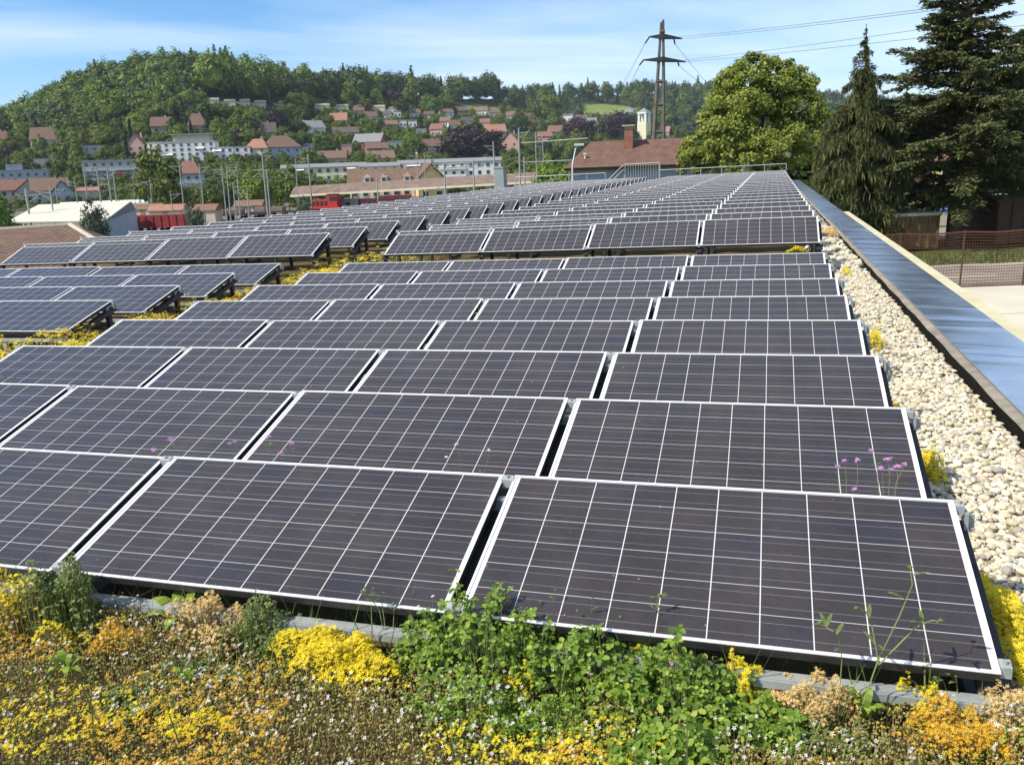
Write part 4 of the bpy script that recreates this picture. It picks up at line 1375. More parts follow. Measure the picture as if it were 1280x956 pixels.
def house(cx, yb, wpx, hw, hr, roof, wall, roofc, label, short, yaw=0.0, cols=3, rows=None, depth=0.8, chimney=True, balcony=0, D=None, cat='house', extra=None, name='house', gable_front=False, hipf=None):
    """cx, yb: picture point of the base; wpx: width, hw: wall height, hr: roof height in picture pixels"""
    if D is None:
        p, D = hit(cx, yb)
    else:
        p = at(cx, yb, D)
    k = D / F_PX
    w, H, Rf = wpx * k, hw * k, hr * k
    d = max(w * depth, 4.0) if not gable_front else max(w * 1.2, 6)
    ang = math.atan2(p[0], p[1])
    mt = T(*p) @ Matrix.Rotation(-ang + R(yaw), 4, 'Z')
    t = thing(name, label, cat, mt)
    base = -4.0
    obj('wall', MB().box(-w / 2, w / 2, 0, d, base, H).mesh('wall', M['w_' + wall]), t)
    rb = MB()
    ov = min(0.5, w * 0.06)
    if roof == 'flat':
        rb.box(-w / 2 - 0.15, w / 2 + 0.15, -0.15, d + 0.15, H + 0.003, H + max(Rf, 0.35))
    elif gable_front:
        x0, x1, y0, y1, e = -w / 2 - ov, w / 2 + ov, -ov, d + ov, 0.25
        rb.prism([(x0, y0, H - 0.1), (0, y0, H + Rf), (0, y1, H + Rf), (x0, y1, H - 0.1)], [(x0, y0, H + e - 0.1), (0, y0, H + Rf + e), (0, y1, H + Rf + e), (x0, y1, H + e - 0.1)])
        rb.prism([(0, y0, H + Rf), (x1, y0, H - 0.1), (x1, y1, H - 0.1), (0, y1, H + Rf)], [(0, y0, H + Rf + e), (x1, y0, H + e - 0.1), (x1, y1, H + e - 0.1), (0, y1, H + Rf + e)])
        gb = MB()
        gb.prism([(-w / 2, 0.02, H), (w / 2, 0.02, H), (0, 0.02, H + Rf - 0.1)], [(-w / 2, d - 0.02, H), (w / 2, d - 0.02, H), (0, d - 0.02, H + Rf - 0.1)])
        obj('gable', gb.mesh('gable', M['w_' + wall]), t)
    else:
        hip = (hipf or min(0.32, d * 0.5 / w)) * w if roof == 'hip' else 0.0
        x0, x1, y0, y1 = -w / 2 - ov, w / 2 + ov, -ov, d + ov
        if roof == 'hip':
            A = [(x0, y0, H), (x1, y0, H), (x1, y1, H), (x0, y1, H)]
            r0, r1 = (x0 + hip, d / 2, H + Rf), (x1 - hip, d / 2, H + Rf)
            rb.add(A + [r0, r1], [(0, 1, 5, 4), (2, 3, 4, 5)])
            rb.add(A + [r0, r1], [(1, 2, 5), (3, 0, 4)])
            rb.box(x0, x1, y0, y1, H - 0.25, H - 0.003)
        else:
            e = 0.28
            rb.prism([(x0, y0, H - 0.1), (x1, y0, H - 0.1), (x1, d / 2, H + Rf), (x0, d / 2, H + Rf)], [(x0, y0, H + e - 0.1), (x1, y0, H + e - 0.1), (x1, d / 2, H + Rf + e), (x0, d / 2, H + Rf + e)])
            rb.prism([(x0, d / 2, H + Rf), (x1, d / 2, H + Rf), (x1, y1, H - 0.1), (x0, y1, H - 0.1)], [(x0, d / 2, H + Rf + e), (x1, d / 2, H + Rf + e), (x1, y1, H + e - 0.1), (x0, y1, H + e - 0.1)])
            gb = MB()
            gb.prism([(-w / 2, 0.05, H), (-w / 2, d - 0.05, H), (-w / 2, d / 2, H + Rf - 0.05)][::-1], [(w / 2, 0.05, H), (w / 2, d - 0.05, H), (w / 2, d / 2, H + Rf - 0.05)][::-1])
            obj('gable', gb.mesh('gable', M['w_' + wall]), t)
    ro = obj('roof', rb.mesh('roof', M['r_' + roofc]), t)
    if chimney and roof != 'flat' and w > 5:
        cxx = w * 0.18
        obj('chimney', MB().box(cxx - 0.4, cxx + 0.4, d * 0.5 - 0.3, d * 0.5 + 0.5, H + Rf * 0.5, H + Rf + 1.1).mesh('chimney', M['w_beige']), ro)
    if rows is None:
        rows = max(1, int(H / 2.9))
    if cols:
        ww = min(1.4, w / cols * 0.5)
        wh = min(1.5, H / rows * 0.55)
        for r in range(rows):
            for c in range(cols):
                x = -w / 2 + w * (c + 0.5) / cols
                z = H / rows * (r + 0.3)
                obj('window', win(ww, wh), t, T(x, -0.003, z))
        if depth * w > 5 and roof != 'flat':
            for sd in (-1, 1):
                mw = T(sd * (w / 2 + 0.003), d * 0.5, H / rows * 0.3) @ Matrix.Rotation(R(90) * sd, 4, 'Z')
                obj('window', win(ww, wh), t, mw)
    for b_ in range(balcony):
        z = H / max(balcony, 1) * b_ + 0.2
        x0, x1 = extra or (-w / 2, w / 2)
        bb = MB().box(x0, x1, -1.6, -0.16, z, z + 0.18)
        bb.box(x0, x1, -1.6, -1.5, z + 0.18, z + 1.05)
        obj('balcony', bb.mesh('balcony', M['w_white']), t)
    HOUSES.append((cx - wpx / 2, yb - hw - hr, cx + wpx / 2, yb, D, short, cx, yb))
    return t, (w, H, d, k)


def awning(t, x0, x1, z, y=-1.4, mat='awning'):
    obj('awning', MB().prism([(x0, y, z - 0.5), (x1, y, z - 0.5), (x1, -0.16, z), (x0, -0.16, z)], [(x0, y, z - 0.42), (x1, y, z - 0.42), (x1, -0.16, z + 0.08), (x0, -0.16, z + 0.08)]).mesh('awning', M[mat]), t)


# the big white apartment block left of the middle and its neighbours
t, (w, H, d, k) = house(229, 203, 78, 22, 2, 'flat', 'white', 'flat', 'large white apartment block with set back top floor on the left slope', 'large white apartment block', -14, 9, 4, 0.32, False, 0, cat='apartment block', name='apartment_block')
obj('top_floor', MB().box(-w * 0.12, w * 0.42, 1.5, d - 1, H + 0.8, H + 3.9).mesh('top_floor', M['w_beige']), t)
obj('roof', MB().box(-w * 0.16, w * 0.46, 0.6, d - 0.5, H + 3.92, H + 4.3).mesh('roof', M['r_flat']), t)
for q in range(3):
    z = 1.4 + q * H / 3.6
    obj('balcony', MB().box(-w * 0.5, -w * 0.33, -1.8, -0.01, z, z + 1.1).mesh('balcony', M['w_cream']), t)
awning(t, w * 0.22, w * 0.34, H * 0.72)
awning(t, -w * 0.32, -w * 0.14, H * 0.42)
t, (w, H, d, k) = house(280, 200, 24, 14, 1, 'flat', 'white', 'flat', 'white cube shaped flats right of the large white apartment block', 'white cube shaped flats', -10, 3, 2, 0.6, False, cat='apartment block', name='apartment_block')
awning(t, -w * 0.5, -w * 0.05, H * 0.8)
house(303, 199, 19, 13, 1, 'flat', 'white', 'flat', 'small white flats beside the orange hipped roof', 'small white flats', -10, 2, 2, 0.6, False, cat='apartment block', name='apartment_block')
t, (w, H, d, k) = house(148, 226, 74, 22, 2, 'flat', 'grey', 'flat', 'long grey flats with red awnings behind the railway masts', 'long grey flats', -3, 8, 3, 0.25, False, 2, cat='apartment block', name='apartment_block')
awning(t, -w * 0.05, w * 0.12, H * 0.42, -1.9, 'awning_red')
awning(t, w * 0.38, w * 0.5, H * 0.75, -1.9, 'awning_red')
house(120, 198, 26, 14, 1, 'flat', 'grey', 'flat', 'small grey flats half hidden by trees on the left slope', 'small grey flats', 0, 3, 2, 0.6, False, cat='apartment block', name='apartment_block')
t, (w, H, d, k) = house(27, 233, 62, 17, 2, 'flat', 'bluegrey', 'flat', 'pale blue grey flat roofed school block at the far left', 'pale blue school block', -6, 7, 2, 0.3, False, cat='school block', name='school_block')
obj('top_floor', MB().box(-w * 0.22, w * 0.05, 1, d - 1, H + 0.8, H + 3.4).mesh('top_floor', M['w_bluegrey']), t)
house(52, 210, 26, 10, 1, 'flat', 'paleyellow', 'flat', 'small cream flat roofed house below the timbered villa', 'cream flat roofed house', 0, 2, 1, 0.7, False)
house(58, 190, 32, 13, 15, 'gable', 'cream', 'brown', 'timbered villa with steep brown roof on the left slope', 'timbered villa', -15, 3, 2, 0.7)
house(3, 188, 16, 12, 10, 'gable', 'cream', 'orange', 'small house with orange roof at the left picture edge', 'orange roofed house at the edge', 10, 2, 2)
house(14, 256, 40, 16, 13, 'gable', 'beige', 'red', 'row house with faded red roof at the far left by the railway', 'faded red row house', 4, 4, 2)
house(40, 255, 34, 13, 15, 'gable', 'grey', 'brown', 'grey row house with its gable to the tracks', 'grey gabled row house', 0, 2, 2, gable_front=True)
house(66, 256, 40, 16, 15, 'gable', 'grey', 'tile', 'long roofed grey row house left of the round windowed gable', 'long roofed row house', 0, 3, 2)
house(81, 256, 24, 14, 14, 'gable', 'bluegrey', 'dark', 'blue grey row house with pointed gable above the white tent', 'pointed gable row house', 0, 2, 1, gable_front=True)
house(112, 252, 22, 12, 4, 'gable', 'beige', 'orange', 'low beige shed behind the white train', 'low beige shed', 0, 0, 1)
house(171, 198, 22, 14, 13, 'gable', 'pink', 'red', 'reddish house with pointed gable left of the large white block', 'reddish gabled house', -20, 2, 2, gable_front=True)
house(203, 168, 24, 8, 11, 'gable', 'beige', 'brown', 'brown roofed house above the large white apartment block', 'brown roofed upper house', -10, 2, 1)
house(248, 168, 22, 10, 14, 'hip', 'beige', 'tile', 'villa with pyramid roof behind the large white apartment block', 'pyramid roofed villa', 0, 2, 2)
house(153, 146, 26, 5, 5, 'gable', 'red', 'red', 'low red roofed house high on the wooded hill', 'low red hill house', -8, 0, 1)
house(238, 240, 28, 21, 15, 'hip', 'bluegrey', 'red', 'blue grey house with faded red roof behind tall masts', 'faded red roofed house', -12, 3, 2)
house(322, 200, 26, 13, 11, 'hip', 'cream', 'orange', 'house with bright orange hipped roof', 'orange hipped house', -15, 2, 2)
house(356, 202, 42, 16, 14, 'hip', 'bluegrey', 'brown', 'large house with broad brown roof right of the orange hipped roof', 'broad brown roofed house', 10, 4, 2)
house(332, 175, 26, 8, 12, 'gable', 'teal', 'dark', 'house with dark roof and pale teal front', 'pale teal house', 0, 3, 1)
house(394, 168, 28, 7, 9, 'gable', 'white', 'grey', 'grey roofed house with white gable in the middle of the slope', 'white gabled grey roofed house', 25, 1, 1)
house(423, 158, 20, 6, 9, 'gable', 'beige', 'orange', 'small orange roofed house above the middle of the slope', 'small orange roofed house', -10, 2, 1)
house(433, 172, 30, 5, 7, 'gable', 'beige', 'dark', 'wide dark roofed bungalow in the middle of the slope', 'dark roofed bungalow', 5, 0, 1)
house(459, 190, 34, 11, 10, 'gable', 'red', 'grey', 'red painted house with grey roof', 'red painted house', -18, 3, 1)
house(434, 195, 12, 12, 1, 'flat', 'salmon', 'flat', 'small salmon coloured cube house beside the red painted house', 'salmon cube house', 0, 1, 1, 0.9, False)
house(473, 196, 26, 9, 7, 'gable', 'brown', 'brown', 'brown house below the red painted house', 'brown house under the red one', 10, 2, 1)
house(415, 205, 34, 6, 9, 'gable', 'beige', 'brown', 'brown roof behind the long cream apartments on the left', 'roof behind cream apartments', -5, 0, 1)
house(477, 205, 34, 6, 9, 'gable', 'beige', 'tile', 'low brown roof behind the long apartments in the middle', 'low brown middle roof', 8, 0, 1)
house(491, 186, 24, 7, 2, 'flat', 'paleyellow', 'flat', 'low cream flat roofed house right of the red painted house', 'low cream house', 10, 2, 1, 0.6, False)
house(382, 190, 22, 5, 4, 'flat', 'white', 'grey', 'white house with dark flat roof above the cream apartments', 'white flat house', 0, 2, 1, 0.6, False)
house(541, 197, 28, 12, 9, 'gable', 'cream', 'brown', 'cream house with brown roof left of the great copper beech', 'cream house by the copper beech', 20, 2, 2)
house(638, 192, 20, 14, 11, 'gable', 'salmon', 'brown', 'salmon pink gabled house right of the great copper beech', 'salmon gabled house', -8, 2, 2, gable_front=True)
house(620, 172, 26, 6, 9, 'gable', 'beige', 'orange', 'orange roofed house above the salmon pink gable', 'orange roof above the salmon gable', 10, 2, 1)
# small white and pale houses scattered up the slope
SM = [(465, 152, 18, 6, 7, 'white', 'brown', 20), (449, 143, 14, 4, 6, 'pink', 'brown', 0), (482, 150, 12, 6, 5, 'white', 'dark', -20), (497, 147, 10, 7, 2, 'white', 'grey', 0), (519, 147, 16, 5, 6, 'white', 'brown', 15),
      (536, 149, 14, 5, 5, 'beige', 'dark', -10), (560, 147, 18, 6, 6, 'white', 'brown', 20), (577, 143, 18, 4, 6, 'brown', 'dark', 0), (600, 145, 18, 6, 6, 'white', 'tile', -15), (618, 147, 16, 6, 5, 'cream', 'brown', 10),
      (504, 160, 10, 9, 1, 'white', 'flat', 0), (516, 160, 12, 8, 2, 'white', 'grey', 0), (545, 171, 18, 9, 8, 'pink', 'red', -20), (490, 162, 18, 6, 6, 'brown', 'tile', 10), (569, 163, 16, 6, 7, 'white', 'brown', 15),
      (556, 158, 14, 6, 6, 'beige', 'tile', -15), (527, 170, 14, 7, 2, 'teal', 'flat', 0), (586, 157, 14, 5, 6, 'white', 'dark', 20), (640, 150, 16, 5, 6, 'white', 'tile', 0), (606, 160, 14, 6, 6, 'cream', 'red', -10),
      (662, 152, 14, 5, 6, 'beige', 'brown', 12), (708, 152, 18, 7, 3, 'white', 'grey', -10), (728, 156, 16, 7, 6, 'white', 'brown', 10), (740, 158, 12, 6, 5, 'bluegrey', 'grey', 0), (764, 162, 14, 7, 6, 'pink', 'red', -12),
      (698, 172, 24, 7, 9, 'pink', 'red', 10), (716, 164, 20, 6, 8, 'beige', 'tile', -5), (790, 145, 18, 4, 6, 'beige', 'grey', 0), (838, 160, 16, 6, 6, 'white', 'brown', 10), (826, 172, 22, 6, 8, 'beige', 'orange', -10),
      (681, 178, 20, 7, 7, 'salmon', 'red', 0), (655, 167, 16, 7, 6, 'cream', 'tile', 10)]
tone = {'white': 'white', 'pink': 'pink', 'beige': 'beige', 'brown': 'brown', 'cream': 'cream', 'teal': 'pale teal', 'bluegrey': 'blue grey', 'salmon': 'salmon'}
rtone = {'brown': 'brown', 'dark': 'dark', 'grey': 'grey', 'tile': 'tiled', 'flat': 'flat', 'orange': 'orange', 'red': 'red'}
where = [(480, 'above the red painted house'), (530, 'left of the upper meadow'), (590, 'under the upper meadow'), (650, 'above the great copper beech'), (700, 'right of the salmon gable'), (775, 'left of the pylon'), (900, 'behind the pylon')]
seen_l = {}
for cx, yb, w_px, hw, hr, wc, rc, yw in SM:
    wz = [s for lim, s in where if cx <= lim][0]
    base_l = '%s hillside house with %s roof %s' % (tone[wc], rtone[rc], wz)
    k = seen_l.get(base_l, 0)
    seen_l[base_l] = k + 1
    lab = base_l if k == 0 else '%s %s' % (ORD[k], base_l)
    house(cx, yb, w_px * 0.86, hw * 0.9, hr * 0.85, 'flat' if rc in ('flat', 'grey') and hr < 4 else 'gable', wc, rc, lab, 'small %s hillside house' % tone[wc], yw, 2, 1, 0.9, chimney=False)
# terraced houses cut into the hilltop
tl = [(262, 131, 18), (284, 133, 16), (303, 132, 14), (322, 134, 16), (352, 134, 16), (398, 137, 22), (424, 138, 18), (446, 139, 16), (470, 139, 18), (489, 141, 14)]
for k, (cx, yb, wp) in enumerate(tl):
    t, (w, H, d, kk) = house(cx, yb, wp * 1.15, 3.6, 1, 'flat', 'cream', 'flat', 'stepped cream terrace house under the hilltop forest, %s from the left' % ORD[k], 'cream terrace houses', -8, 0, 1, 0.5, False)
    obj('upper_step', MB().box(-w * 0.2, w * 0.5, d * 0.4, d, H + 0.95, H + 2.2).mesh('upper_step', M['w_cream']), t)

# long cream and white apartments beside the station
t, (w, H, d, k) = house(407, 236, 100, 25, 4, 'gable', 'paleyellow', 'grey', 'long cream apartment house with dark balconies above the platform roof', 'long cream apartments', -4, 10, 3, 0.16, False, cat='apartment block', name='apartment_block')
for q, xx in enumerate((-0.25, 0.36)):
    for rr in range(3):
        z = H / 3 * rr + 0.2
        obj('balcony', MB().box(w * xx - 3, w * xx + 3, -1.3, -0.01, z, z + 1.0).mesh('balcony', M['w_brown']), t)
    awning(t, w * xx - 3, w * xx + 0.6, H * 0.95)
    awning(t, w * xx - 0.5, w * xx + 3, H * 0.6)
t, (w, H, d, k) = house(477, 236, 46, 26, 4, 'gable', 'cream', 'grey', 'brownish apartment house joining the cream and the white apartments', 'joining apartment house', -4, 4, 3, 0.3, False, 3, cat='apartment block', name='apartment_block')
t, (w, H, d, k) = house(563, 231, 124, 26, 4, 'gable', 'white', 'grey', 'long white apartment house behind the yellow gabled station', 'long white apartments', -4, 12, 3, 0.12, False, cat='apartment block', name='apartment_block')
for rr in range(3):
    z = H / 3 * rr + 0.2
    obj('balcony', MB().box(-w * 0.1, w * 0.16, -1.3, -0.01, z, z + 1.0).mesh('balcony', M['w_white']), t)
    obj('balcony', MB().box(-w * 0.44, -w * 0.32, -1.3, -0.01, z, z + 1.0).mesh('balcony', M['w_bluegrey']), t)
awning(t, -w * 0.44, -w * 0.28, H * 0.95)
# station building with dormers and its yellow gable
t, (w, H, d, k) = house(490, 250, 100, 20, 16, 'gable', 'cream', 'tile', 'low station building with long brown roof and small dormers', 'station building', -3, 8, 1, 0.22, True, D=208, cat='station', name='station_building')
for q in (-0.28, -0.08, 0.2):
    dm = MB().box(w * q - 0.9, w * q + 0.9, -0.3, 1.2, H + 0.2, H + 1.5)
    dm.prism([(w * q - 1.1, -0.4, H + 1.5), (w * q + 1.1, -0.4, H + 1.5), (w * q, -0.4, H + 2.3)], [(w * q - 1.1, 1.4, H + 1.5), (w * q + 1.1, 1.4, H + 1.5), (w * q, 1.4, H + 2.3)])
    do = obj('dormer', dm.mesh('dormer', M['w_cream']), t)
    obj('window', win(0.9, 0.8), do, T(w * q, -0.32, H + 0.5))
house(541, 250, 34, 24, 18, 'gable', 'yellow', 'brown', 'yellow gable end of the station with steep brown roof', 'yellow station gable', 12, 2, 2, gable_front=True, D=206, cat='station', name='station_building')

# ------------------------------------------------------------------ railway: tent, wagons, platform roof, masts
M['tent'] = plain('tent_canvas', (0.60, 0.57, 0.45), 0.7, 0.10)
M['loco_red'] = plain('red_paint', (0.55, 0.035, 0.03), 0.45)
M['wagon_red'] = plain('wagon_red', (0.30, 0.045, 0.04), 0.6, 0.2)
M['train_white'] = plain('train_white', (0.74, 0.74, 0.72), 0.4, 0.05)
M['black'] = plain('black_metal', (0.03, 0.03, 0.035), 0.6)
M['mast'] = plain('mast_grey', (0.34, 0.34, 0.32), 0.7, 0.15)
M['concrete_pole'] = plain('concrete_pole', (0.145, 0.125, 0.105), 0.9, 0.25)
M['canopy_tile'] = mottled('canopy_tiles', (0.15, 0.105, 0.082), (0.25, 0.185, 0.145), 0.8, 0.9, detail=7)
M['wire'] = plain('wire', (0.22, 0.22, 0.23), 0.5)


def ground_at(px, D):
    d = ray(px, 300)
    x = d[0] / d[1] * D
    return np.array([x, D, float(ground_z(x, D))])


def solid(mb, ring_low, ring_high, mat=0):
    mb.prism([tuple(p) for p in ring_low], [tuple(p) for p in ring_high], mat)


# white marquee
tn = thing('marquee', 'large white tent with cream roof and gable wall greyed by shade behind the tiled roof', 'tent')
e0, e1 = at(8, 279, 104), at(131, 277, 104)
r0, r1 = at(48, 257, 118), at(164, 252.5, 118)
b0, b1 = at(85, 262, 134), at(170, 262, 134)
rm = MB()
th = np.array([0, 0, 0.12])
rm.prism([e0, e1, r1, r0], [e0 + th, e1 + th, r1 + th, r0 + th])
rm.prism([r0, r1, b1, b0], [r0 + th, r1 + th, b1 + th, b0 + th])
obj('roof', rm.mesh('roof', M['tent']), tn)
wl_ = MB()
dn_ = lambda p: np.array([p[0], p[1], -0.3])
inn = np.array([0, 0, -0.02])
wl_.prism([dn_(e1), dn_(b1), dn_(b1) + [-0.1, 0, 0], dn_(e1) + [-0.1, 0, 0]], [e1 + inn, b1 + inn, b1 + inn + [-0.1, 0, 0], e1 + inn + [-0.1, 0, 0]])
wl_.prism([e1 + inn, b1 + inn, r1 + inn], [e1 + inn + [-0.1, 0, 0], b1 + inn + [-0.1, 0, 0], r1 + inn + [-0.1, 0, 0]])
obj('gable_wall', wl_.mesh('gable_wall', M['w_bluegrey']), tn)  # the gable's shade is put into its blue grey colour
wl_ = MB()
for k in range(7):
    p = e0 + (e1 - e0) * k / 6
    wl_.tube([(p[0], p[1] + 0.1, -0.3), (p[0], p[1] + 0.1, p[2])], 0.08, 6)
obj('pole_row', wl_.mesh('pole_row', M['train_white']), tn)['kind'] = 'stuff'

# brown tiled building just beyond the left roof edge
t_ = NT('ribbed_tiles')
ob = t_.coords('Object')
wv = t_.node('ShaderNodeTexWave')
wv.inputs['Scale'].default_value = 1.6
wv.inputs['Distortion'].default_value = 1.5
t_.link(ob, wv.inputs['Vector'])
c_ = t_.ramp(t_.noise(2.5, 6, 0.7, ob), [(0.3, (0.13, 0.075, 0.05)), (0.7, (0.25, 0.165, 0.115))])
c_ = t_.mix(t_.math('MULTIPLY', wv.outputs['Fac'], 0.4), c_, (0.10, 0.06, 0.045))
t_.bump(wv.outputs['Fac'], 0.6, 0.05)
M['ribbed_tiles'] = t_.set(c_, 0.9, 0, 0.2)
bt = thing('tiled_building', 'brown tiled hipped roof with pale ridge tiles at the left roof edge', 'house')
A_, B_ = at(-120, 300, 33), at(88, 285.5, 36)
E0_, E1_ = at(-190, 372, 25), at(175, 338, 31)
F0_, F1_ = at(-120, 318, 44), at(165, 308, 44)
rm = MB()
th = np.array([0, 0, 0.15])
rm.prism([E0_, E1_, B_, A_], [E0_ + th, E1_ + th, B_ + th, A_ + th])
rm.prism([E1_, F1_, B_], [E1_ + th, F1_ + th, B_ + th])
rm.prism([A_, B_, F1_, F0_], [A_ + th, B_ + th, F1_ + th, F0_ + th])
rr_ = obj('roof', rm.mesh('roof', M['ribbed_tiles']), bt)
rd = MB().tube([A_ + th, B_ + th], 0.10, 6).tube([B_ + th, E1_ + th], 0.10, 6)
obj('ridge_tiles', rd.mesh('ridge_tiles', M['w_beige']), rr_)
wl_ = MB()
q0, q1, q2, q3 = [E0_ + (B_ - E0_) * 0.06, E1_ + (B_ - E1_) * 0.06, F1_ + (B_ - F1_) * 0.06, F0_ + (B_ - F0_) * 0.06]
wl_.prism([dn_(q0), dn_(q1), dn_(q2), dn_(q3)], [q0, q1, q2, q3])
obj('wall', wl_.mesh('wall', M['w_beige']), bt)


def wheel_pairs(mb, L, r, n, y0, y1, mat):
    for k in range(n):
        x = -L / 2 + L * (k + 0.5) / n
        for y in (y0, y1):
            mb.tube([(x, y - 0.06, r), (x, y + 0.06, r)], r, 10, mat)


def rail_vehicle(px, py, L, label, name, cat, yaw, build, D=None):
    if D is None:
        p, D = hit(px, py, 90)
    else:
        p = ground_at(px, D)
    t = thing(name, label, cat, T(*p) @ Matrix.Rotation(R(yaw), 4, 'Z'))
    build(t, L)
    return t


def build_loco(t, L):
    b = MB().box(-L / 2, L / 2, -1.4, 1.4, 0.9, 1.3)
    b.box(-L / 2 + 0.3, L * 0.12, -1.2, 1.2, 1.3, 2.9)
    obj('body', b.mesh('body', M['loco_red']), t)
    c = obj('cab', MB().box(L * 0.12, L * 0.42, -1.4, 1.4, 1.3, 3.9).mesh('cab', M['loco_red']), t)
    obj('roof', MB().box(L * 0.10, L * 0.44, -1.5, 1.5, 3.9, 4.1).mesh('roof', M['black']), c)
    for q in (0.18, 0.30):
        obj('window', MB().box(L * q, L * q + 0.9, -1.44, -1.40, 2.6, 3.5).mesh('window', M['glass']), c)
    for q in range(4):
        obj('grille', MB().box(-L * 0.42 + q * 1.0, -L * 0.42 + q * 1.0 + 0.7, -1.24, -1.20, 1.6, 2.6).mesh('grille', M['black']), t)
    w = MB()
    wheel_pairs(w, L * 0.9, 0.5, 4, -0.9, 0.9, 0)
    obj('wheel_set', w.mesh('wheel_set', M['black']), t)


def build_wagon(t, L):
    b = MB().box(-L / 2, L / 2, -1.4, 1.4, 0.95, 1.2)
    b.box(-L / 2, L / 2, -1.4, -1.3, 1.2, 2.9).box(-L / 2, L / 2, 1.3, 1.4, 1.2, 2.9).box(-L / 2, -L / 2 + 0.1, -1.3, 1.3, 1.2, 2.9).box(L / 2 - 0.1, L / 2, -1.3, 1.3, 1.2, 2.9)
    for k in range(9):
        x = -L / 2 + 0.3 + (L - 0.6) * k / 8
        b.box(x - 0.06, x + 0.06, -1.5, -1.403, 1.0, 2.9)
    obj('body', b.mesh('body', M['wagon_red']), t)
    w = MB()
    wheel_pairs(w, L * 0.85, 0.48, 4, -0.9, 0.9, 0)
    obj('wheel_set', w.mesh('wheel_set', M['black']), t)


def build_train(t, L):
    b = MB()
    n = 3
    for k in range(n):
        x0, x1 = -L / 2 + L * k / n + 0.25, -L / 2 + L * (k + 1) / n - 0.25
        b = MB().box(x0, x1, -1.4, 1.4, 0.5, 3.2)
        b.prism([(x0, -1.4, 3.2), (x1, -1.4, 3.2), (x1, 1.4, 3.2), (x0, 1.4, 3.2)], [(x0, -0.9, 3.75), (x1, -0.9, 3.75), (x1, 0.9, 3.75), (x0, 0.9, 3.75)])
        c = obj('carriage', b.mesh('carriage', M['train_white']), t)
        obj('window', MB().box(x0 + 0.8, x1 - 0.8, -1.44, -1.403, 1.7, 2.5).mesh('window', M['glass']), c)
    b = MB().box(L / 2 - 0.2, L / 2 + 1.2, -1.35, 1.35, 0.4, 3.0)
    obj('cab_front', b.mesh('cab_front', M['black']), t)


rail_vehicle(412, 264, 7.0, 'bright red shunting engine under the end of the platform roof', 'shunting_engine', 'locomotive', -8, build_loco, 190)
rail_vehicle(200, 291, 10.5, 'dark red open goods wagon right of the white tent', 'goods_wagon', 'wagon', -4, build_wagon, 136)
rail_vehicle(140, 262, 24, 'white passenger train behind the tent', 'passenger_train', 'train', -3, build_train, 222)
rail_vehicle(498, 258, 7.5, 'red brown goods wagon under the middle of the platform roof', 'goods_wagon', 'wagon', -3, build_wagon, 205)

def build_flat(t, L):
    b = MB().box(-L / 2, L / 2, -1.4, 1.4, 0.95, 1.25)
    for k in range(4):
        x = -L / 2 + 0.2 + (L - 0.4) * k / 3
        b.box(x - 0.07, x + 0.07, -1.38, -1.24, 1.253, 2.5).box(x - 0.07, x + 0.07, 1.24, 1.38, 1.253, 2.5)
    obj('body', b.mesh('body', M['black']), t)
    w = MB()
    wheel_pairs(w, L * 0.85, 0.46, 4, -0.9, 0.9, 0)
    obj('wheel_set', w.mesh('wheel_set', M['darksteel']), t)
    obj('load', MB().box(-L * 0.4, L * 0.1, -1.1, 1.1, 1.256, 2.1).mesh('load', M['w_brown']), t)


rail_vehicle(300, 270, 13, 'dark flat wagon with stakes below the narrow gantry', 'flat_wagon', 'wagon', -4, build_flat, 172)
rail_vehicle(352, 268, 12, 'dark flat wagon with a brown load left of the red engine', 'flat_wagon', 'wagon', -5, build_flat, 178)
for k, (px, D, w, mt_, lab) in enumerate(((216, 176, 7, 'r_orange', 'small orange roofed track hut left of the large gantry'), (262, 168, 5, 'r_red', 'small red roofed track hut behind the rear left panels'), (188, 190, 8, 'r_tile', 'brown roofed track shed beyond the goods wagon'), (318, 186, 6, 'r_tile', 'brown roofed track hut behind the flat wagons'))):
    g = ground_at(px, D)
    hh = thing('track_hut', lab, 'hut', T(*g) @ Matrix.Rotation(R(-6), 4, 'Z'), 'huts beside the tracks')
    obj('wall', MB().box(-w / 2, w / 2, -1.6, 1.6, 0, 2.4).mesh('wall', M['w_beige']), hh)
    rb = MB().prism([(-w / 2 - 0.3, -1.9, 2.3), (w / 2 + 0.3, -1.9, 2.3), (w / 2 + 0.3, 1.9, 2.3), (-w / 2 - 0.3, 1.9, 2.3)], [(-w / 2 - 0.3, -0.05, 3.5), (w / 2 + 0.3, -0.05, 3.5), (w / 2 + 0.3, 0.05, 3.5), (-w / 2 - 0.3, 0.05, 3.5)])
    obj('roof', rb.mesh('roof', M[mt_]), hh)
    obj('door', MB().box(-0.5, 0.5, -1.66, -1.603, 0, 2.0).mesh('door', M['w_brown']), hh)

# platform roof
cn0, cn1 = at(372, 244, 196), at(735, 223, 182)
cn_ = thing('platform_roof', 'long platform canopy with curved brown roof and cream edge in front of the station', 'canopy')
dv = cn1 - cn0
nrm = np.array([-dv[1], dv[0], 0])
nrm /= np.linalg.norm(nrm)
rm = MB()
ny_ = 9
prof = [(-3.5 + 7 * k / (ny_ - 1), 1.7 * (1 - ((k / (ny_ - 1)) * 2 - 1) ** 2) + 0.25) for k in range(ny_)]
rm.prism([cn0 + nrm * a + np.array([0, 0, z]) for a, z in prof] + [cn0 + nrm * 3.5 + np.array([0, 0, 0.1]), cn0 - nrm * 3.5 + np.array([0, 0, 0.1])],
         [cn1 + nrm * a + np.array([0, 0, z]) for a, z in prof] + [cn1 + nrm * 3.5 + np.array([0, 0, 0.1]), cn1 - nrm * 3.5 + np.array([0, 0, 0.1])])
obj('roof', rm.mesh('roof', M['canopy_tile']), cn_)
rm = MB()
